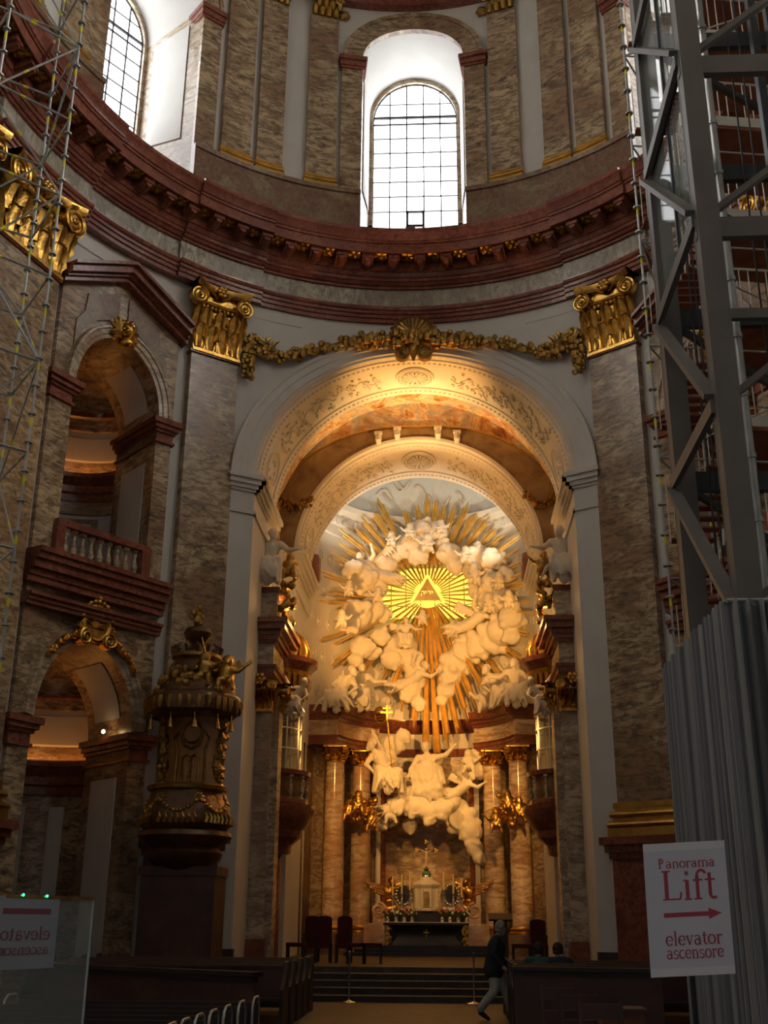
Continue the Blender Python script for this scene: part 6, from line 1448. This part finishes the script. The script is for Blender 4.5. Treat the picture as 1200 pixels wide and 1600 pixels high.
m = MB(); text(m, 'Panorama', SF, .165, .86, .195, .105); text(m, 'Lift', SF, .19, .86, .437, .315); m.prism([(.2,.533),(.74,.533),(.74,.508),(.9,.55),(.74,.592),(.74,.567),(.2,.567)], SF, 0, .0012); text(m, 'elevator', SF, .2, .88, .775, .146); text(m, 'ascensore', SF, .2, .88, .873, .132); m.build('red_lettering', SRED, so, 0)
m = MB(); b = Vector(SF(.5,.9,-.02)); m.tube((b.x,b.y+.02,.0),(b.x,b.y+.02,b.z),.016,n=8); m.lathe([(0,0),(.2,0),(.2,.015),(.02,.03)], (b.x,b.y+.02,0), 20); m.build('post', IRON, so)
# ================================================================== glass barrier with sign seen in reverse
G1 = Vector((-1.60,-22.2,0)); G0 = Vector((-1.91,-23.0,0)); GT = (G1-G0).normalized(); GN = Vector((GT.y,-GT.x,0))
if GN.x < 0: GN = -GN
def gpt(px, py):
    r = Vector(ray(px, py)); t = (G1-Vector(CAM)).dot(GN)/r.dot(GN); return Vector(CAM)+r*t
gb = thing('glass_barrier', 'clear glass barrier panel with metal top rail at the lower left', 'barrier', tuple((G0+G1)/2))
zt = 1.78; q = [G0, G1]
m = MB(); n = GN*.006; m.add([tuple(p+e+Vector((0,0,z))) for z in (.05, zt) for e, p in ((-n,G0),(n,G0),(n,G1),(-n,G1))], [(3,2,1,0),(4,5,6,7),(0,1,5,4),(1,2,6,5),(2,3,7,6),(3,0,4,7)]); m.build('pane', GLASS, gb, 0)
m = MB(); m.bar(G0+Vector((0,0,zt)), G1+Vector((0,0,zt)), .03, .02); m.build('top_rail', GOLD, gb, 0)
m = MB(); m.bar(G1+Vector((0,0,.0)), G1+Vector((0,0,zt)), .014, .014, (1,0,0)); m.build('edge_strip', GALV, gb, 0)
m = MB(); m.bar(G0+Vector((0,0,.03)), G1+Vector((0,0,.03)), .08, .06); m.build('floor_channel', STEEL, gb, 0)
for px, py in ((33,1396),(70,1398)):
    p = gpt(px, py); m = MB(); m.sph(p+GN*.02-Vector((0,0,.008)), .009, 8); m.build('status_light', LEDG, gb)
pr, plw = gpt(92,1402), gpt(85,1512)
UX = -GT*.64; VY = Vector((0,0,plw.z-pr.z)); PO = Vector((pr.x,pr.y,pr.z))+GN*.012
PFN = lambda u, v, d: tuple(PO+UX*u+VY*v+GN*d)
o = thing('paper_poster', 'white paper poster on the glass barrier with its lettering reversed', 'poster', tuple(PO))
GP = plain('grey_paper', (.30,.32,.36), .7, 0, .03); m = MB(); m.prism([(0,0),(1,0),(1,1),(0,1)], PFN, -.002, 0); m.build('sheet', GP, o, 0)
FR = plain('faded_red', (.22,.07,.09), .7, 0, .05); m = MB(); m.prism([(.12,.17),(.8,.17),(.8,.25),(.12,.25)], PFN, 0, .0012); text(m, 'elevator', PFN, .1, .9, .6, .25); text(m, 'ascensore', PFN, .1, .9, .8, .2); m.build('reversed_lettering', FR, o, 0)
# ================================================================== light
def spot(name, loc, tgt, power, col, ang=60, blend=.6, size=.15):
    l = bpy.data.lights.new(name, 'SPOT'); l.energy = power; l.color = col; l.spot_size = math.radians(ang); l.spot_blend = blend; l.shadow_soft_size = size
    o = bpy.data.objects.new(name, l); COL.objects.link(o); o.location = loc; o.rotation_euler = (Vector(tgt)-Vector(loc)).to_track_quat('-Z', 'Y').to_euler(); return o
def point(name, loc, power, col, size=.15):
    l = bpy.data.lights.new(name, 'POINT'); l.energy = power; l.color = col; l.shadow_soft_size = size
    o = bpy.data.objects.new(name, l); COL.objects.link(o); o.location = loc; return o
WARM = (1.0, .47, .11); WARM2 = (1.0, .50, .16)
for sg in (-1, 1):
    spot('gloriole_spot', (sg*3.3, 3.0, 9.95), (XS+sg*.3, 13.0, 12.6), 1850 if sg > 0 else 2400, WARM, 55, .7)
    spot('statue_spot', (sg*3.2, 3.2, 9.9), (XS, 11.5, 7.0), 1900, WARM, 40, .8)
    spot('soffit_uplight', (sg*3.6, .6, 10.0), (0, .9, 17.6), 1900, (1,.46,.11), 36, .9)
    spot('vault_uplight', (sg*3.5, 2.9, 10.5), (-sg*1.4, 3.7, 18.4), 3000, (1,.55,.19), 44, .9)
    spot('inner_soffit_uplight', (sg*3.3, 4.6, 10.4), (-sg*.8, 7.0, 17.0), 600, (1,.43,.11), 75, .9)
    spot('column_light', (sg*3.2, 2.4, 7.6), (XS+sg*2.6, 11.2, 4.0), 1300, WARM, 50, .9)
    spot('dome_fill', (sg*3.3, 9.3, 14.2), (XS, 11.5, 20), 420, (1,.86,.62), 110, .8)  # added fill that brightens the apse half dome, no lamp modelled
    spot('side_uplight', (sg*3.7, 1.6, 10.2), (sg*4.6, 1.2, 15), 420, (1,.44,.12), 90, .9)
spot('altar_fill', (-3.0, 3.0, 9.9), (AX, 10.3, 2.4), 420, WARM, 20, .8)  # added fill to lift the altar and tabernacle
spot('pulpit_fill', (3.3, 3.4, 9.3), (-5.1, -3.2, 5.6), 900, WARM, 22, .8)  # added warm fill for the pulpit, no lamp hangs at this spot
for sg in (-1, 1): point('cornice_fill', (sg*2.9, 3.0, 10.1), 110, (1,.55,.17), .1)  # added fill points for cornices and statues, no lamp visible here
w = bpy.data.worlds.new('world'); S.world = w; w.use_nodes = True
w.node_tree.nodes['Background'].inputs[0].default_value = (.8,.85,.9,1); w.node_tree.nodes['Background'].inputs[1].default_value = .0
S.view_settings.view_transform = 'Standard'; S.view_settings.look = 'None'; S.view_settings.gamma = 1; S.view_settings.use_curve_mapping = False
S.view_settings.exposure = 0.0
S.cycles.use_denoising = True
S.cycles.max_bounces = 8; S.cycles.diffuse_bounces = 4; S.cycles.glossy_bounces = 3; S.cycles.transparent_max_bounces = 12
S.cycles.sample_clamp_indirect = 4.0
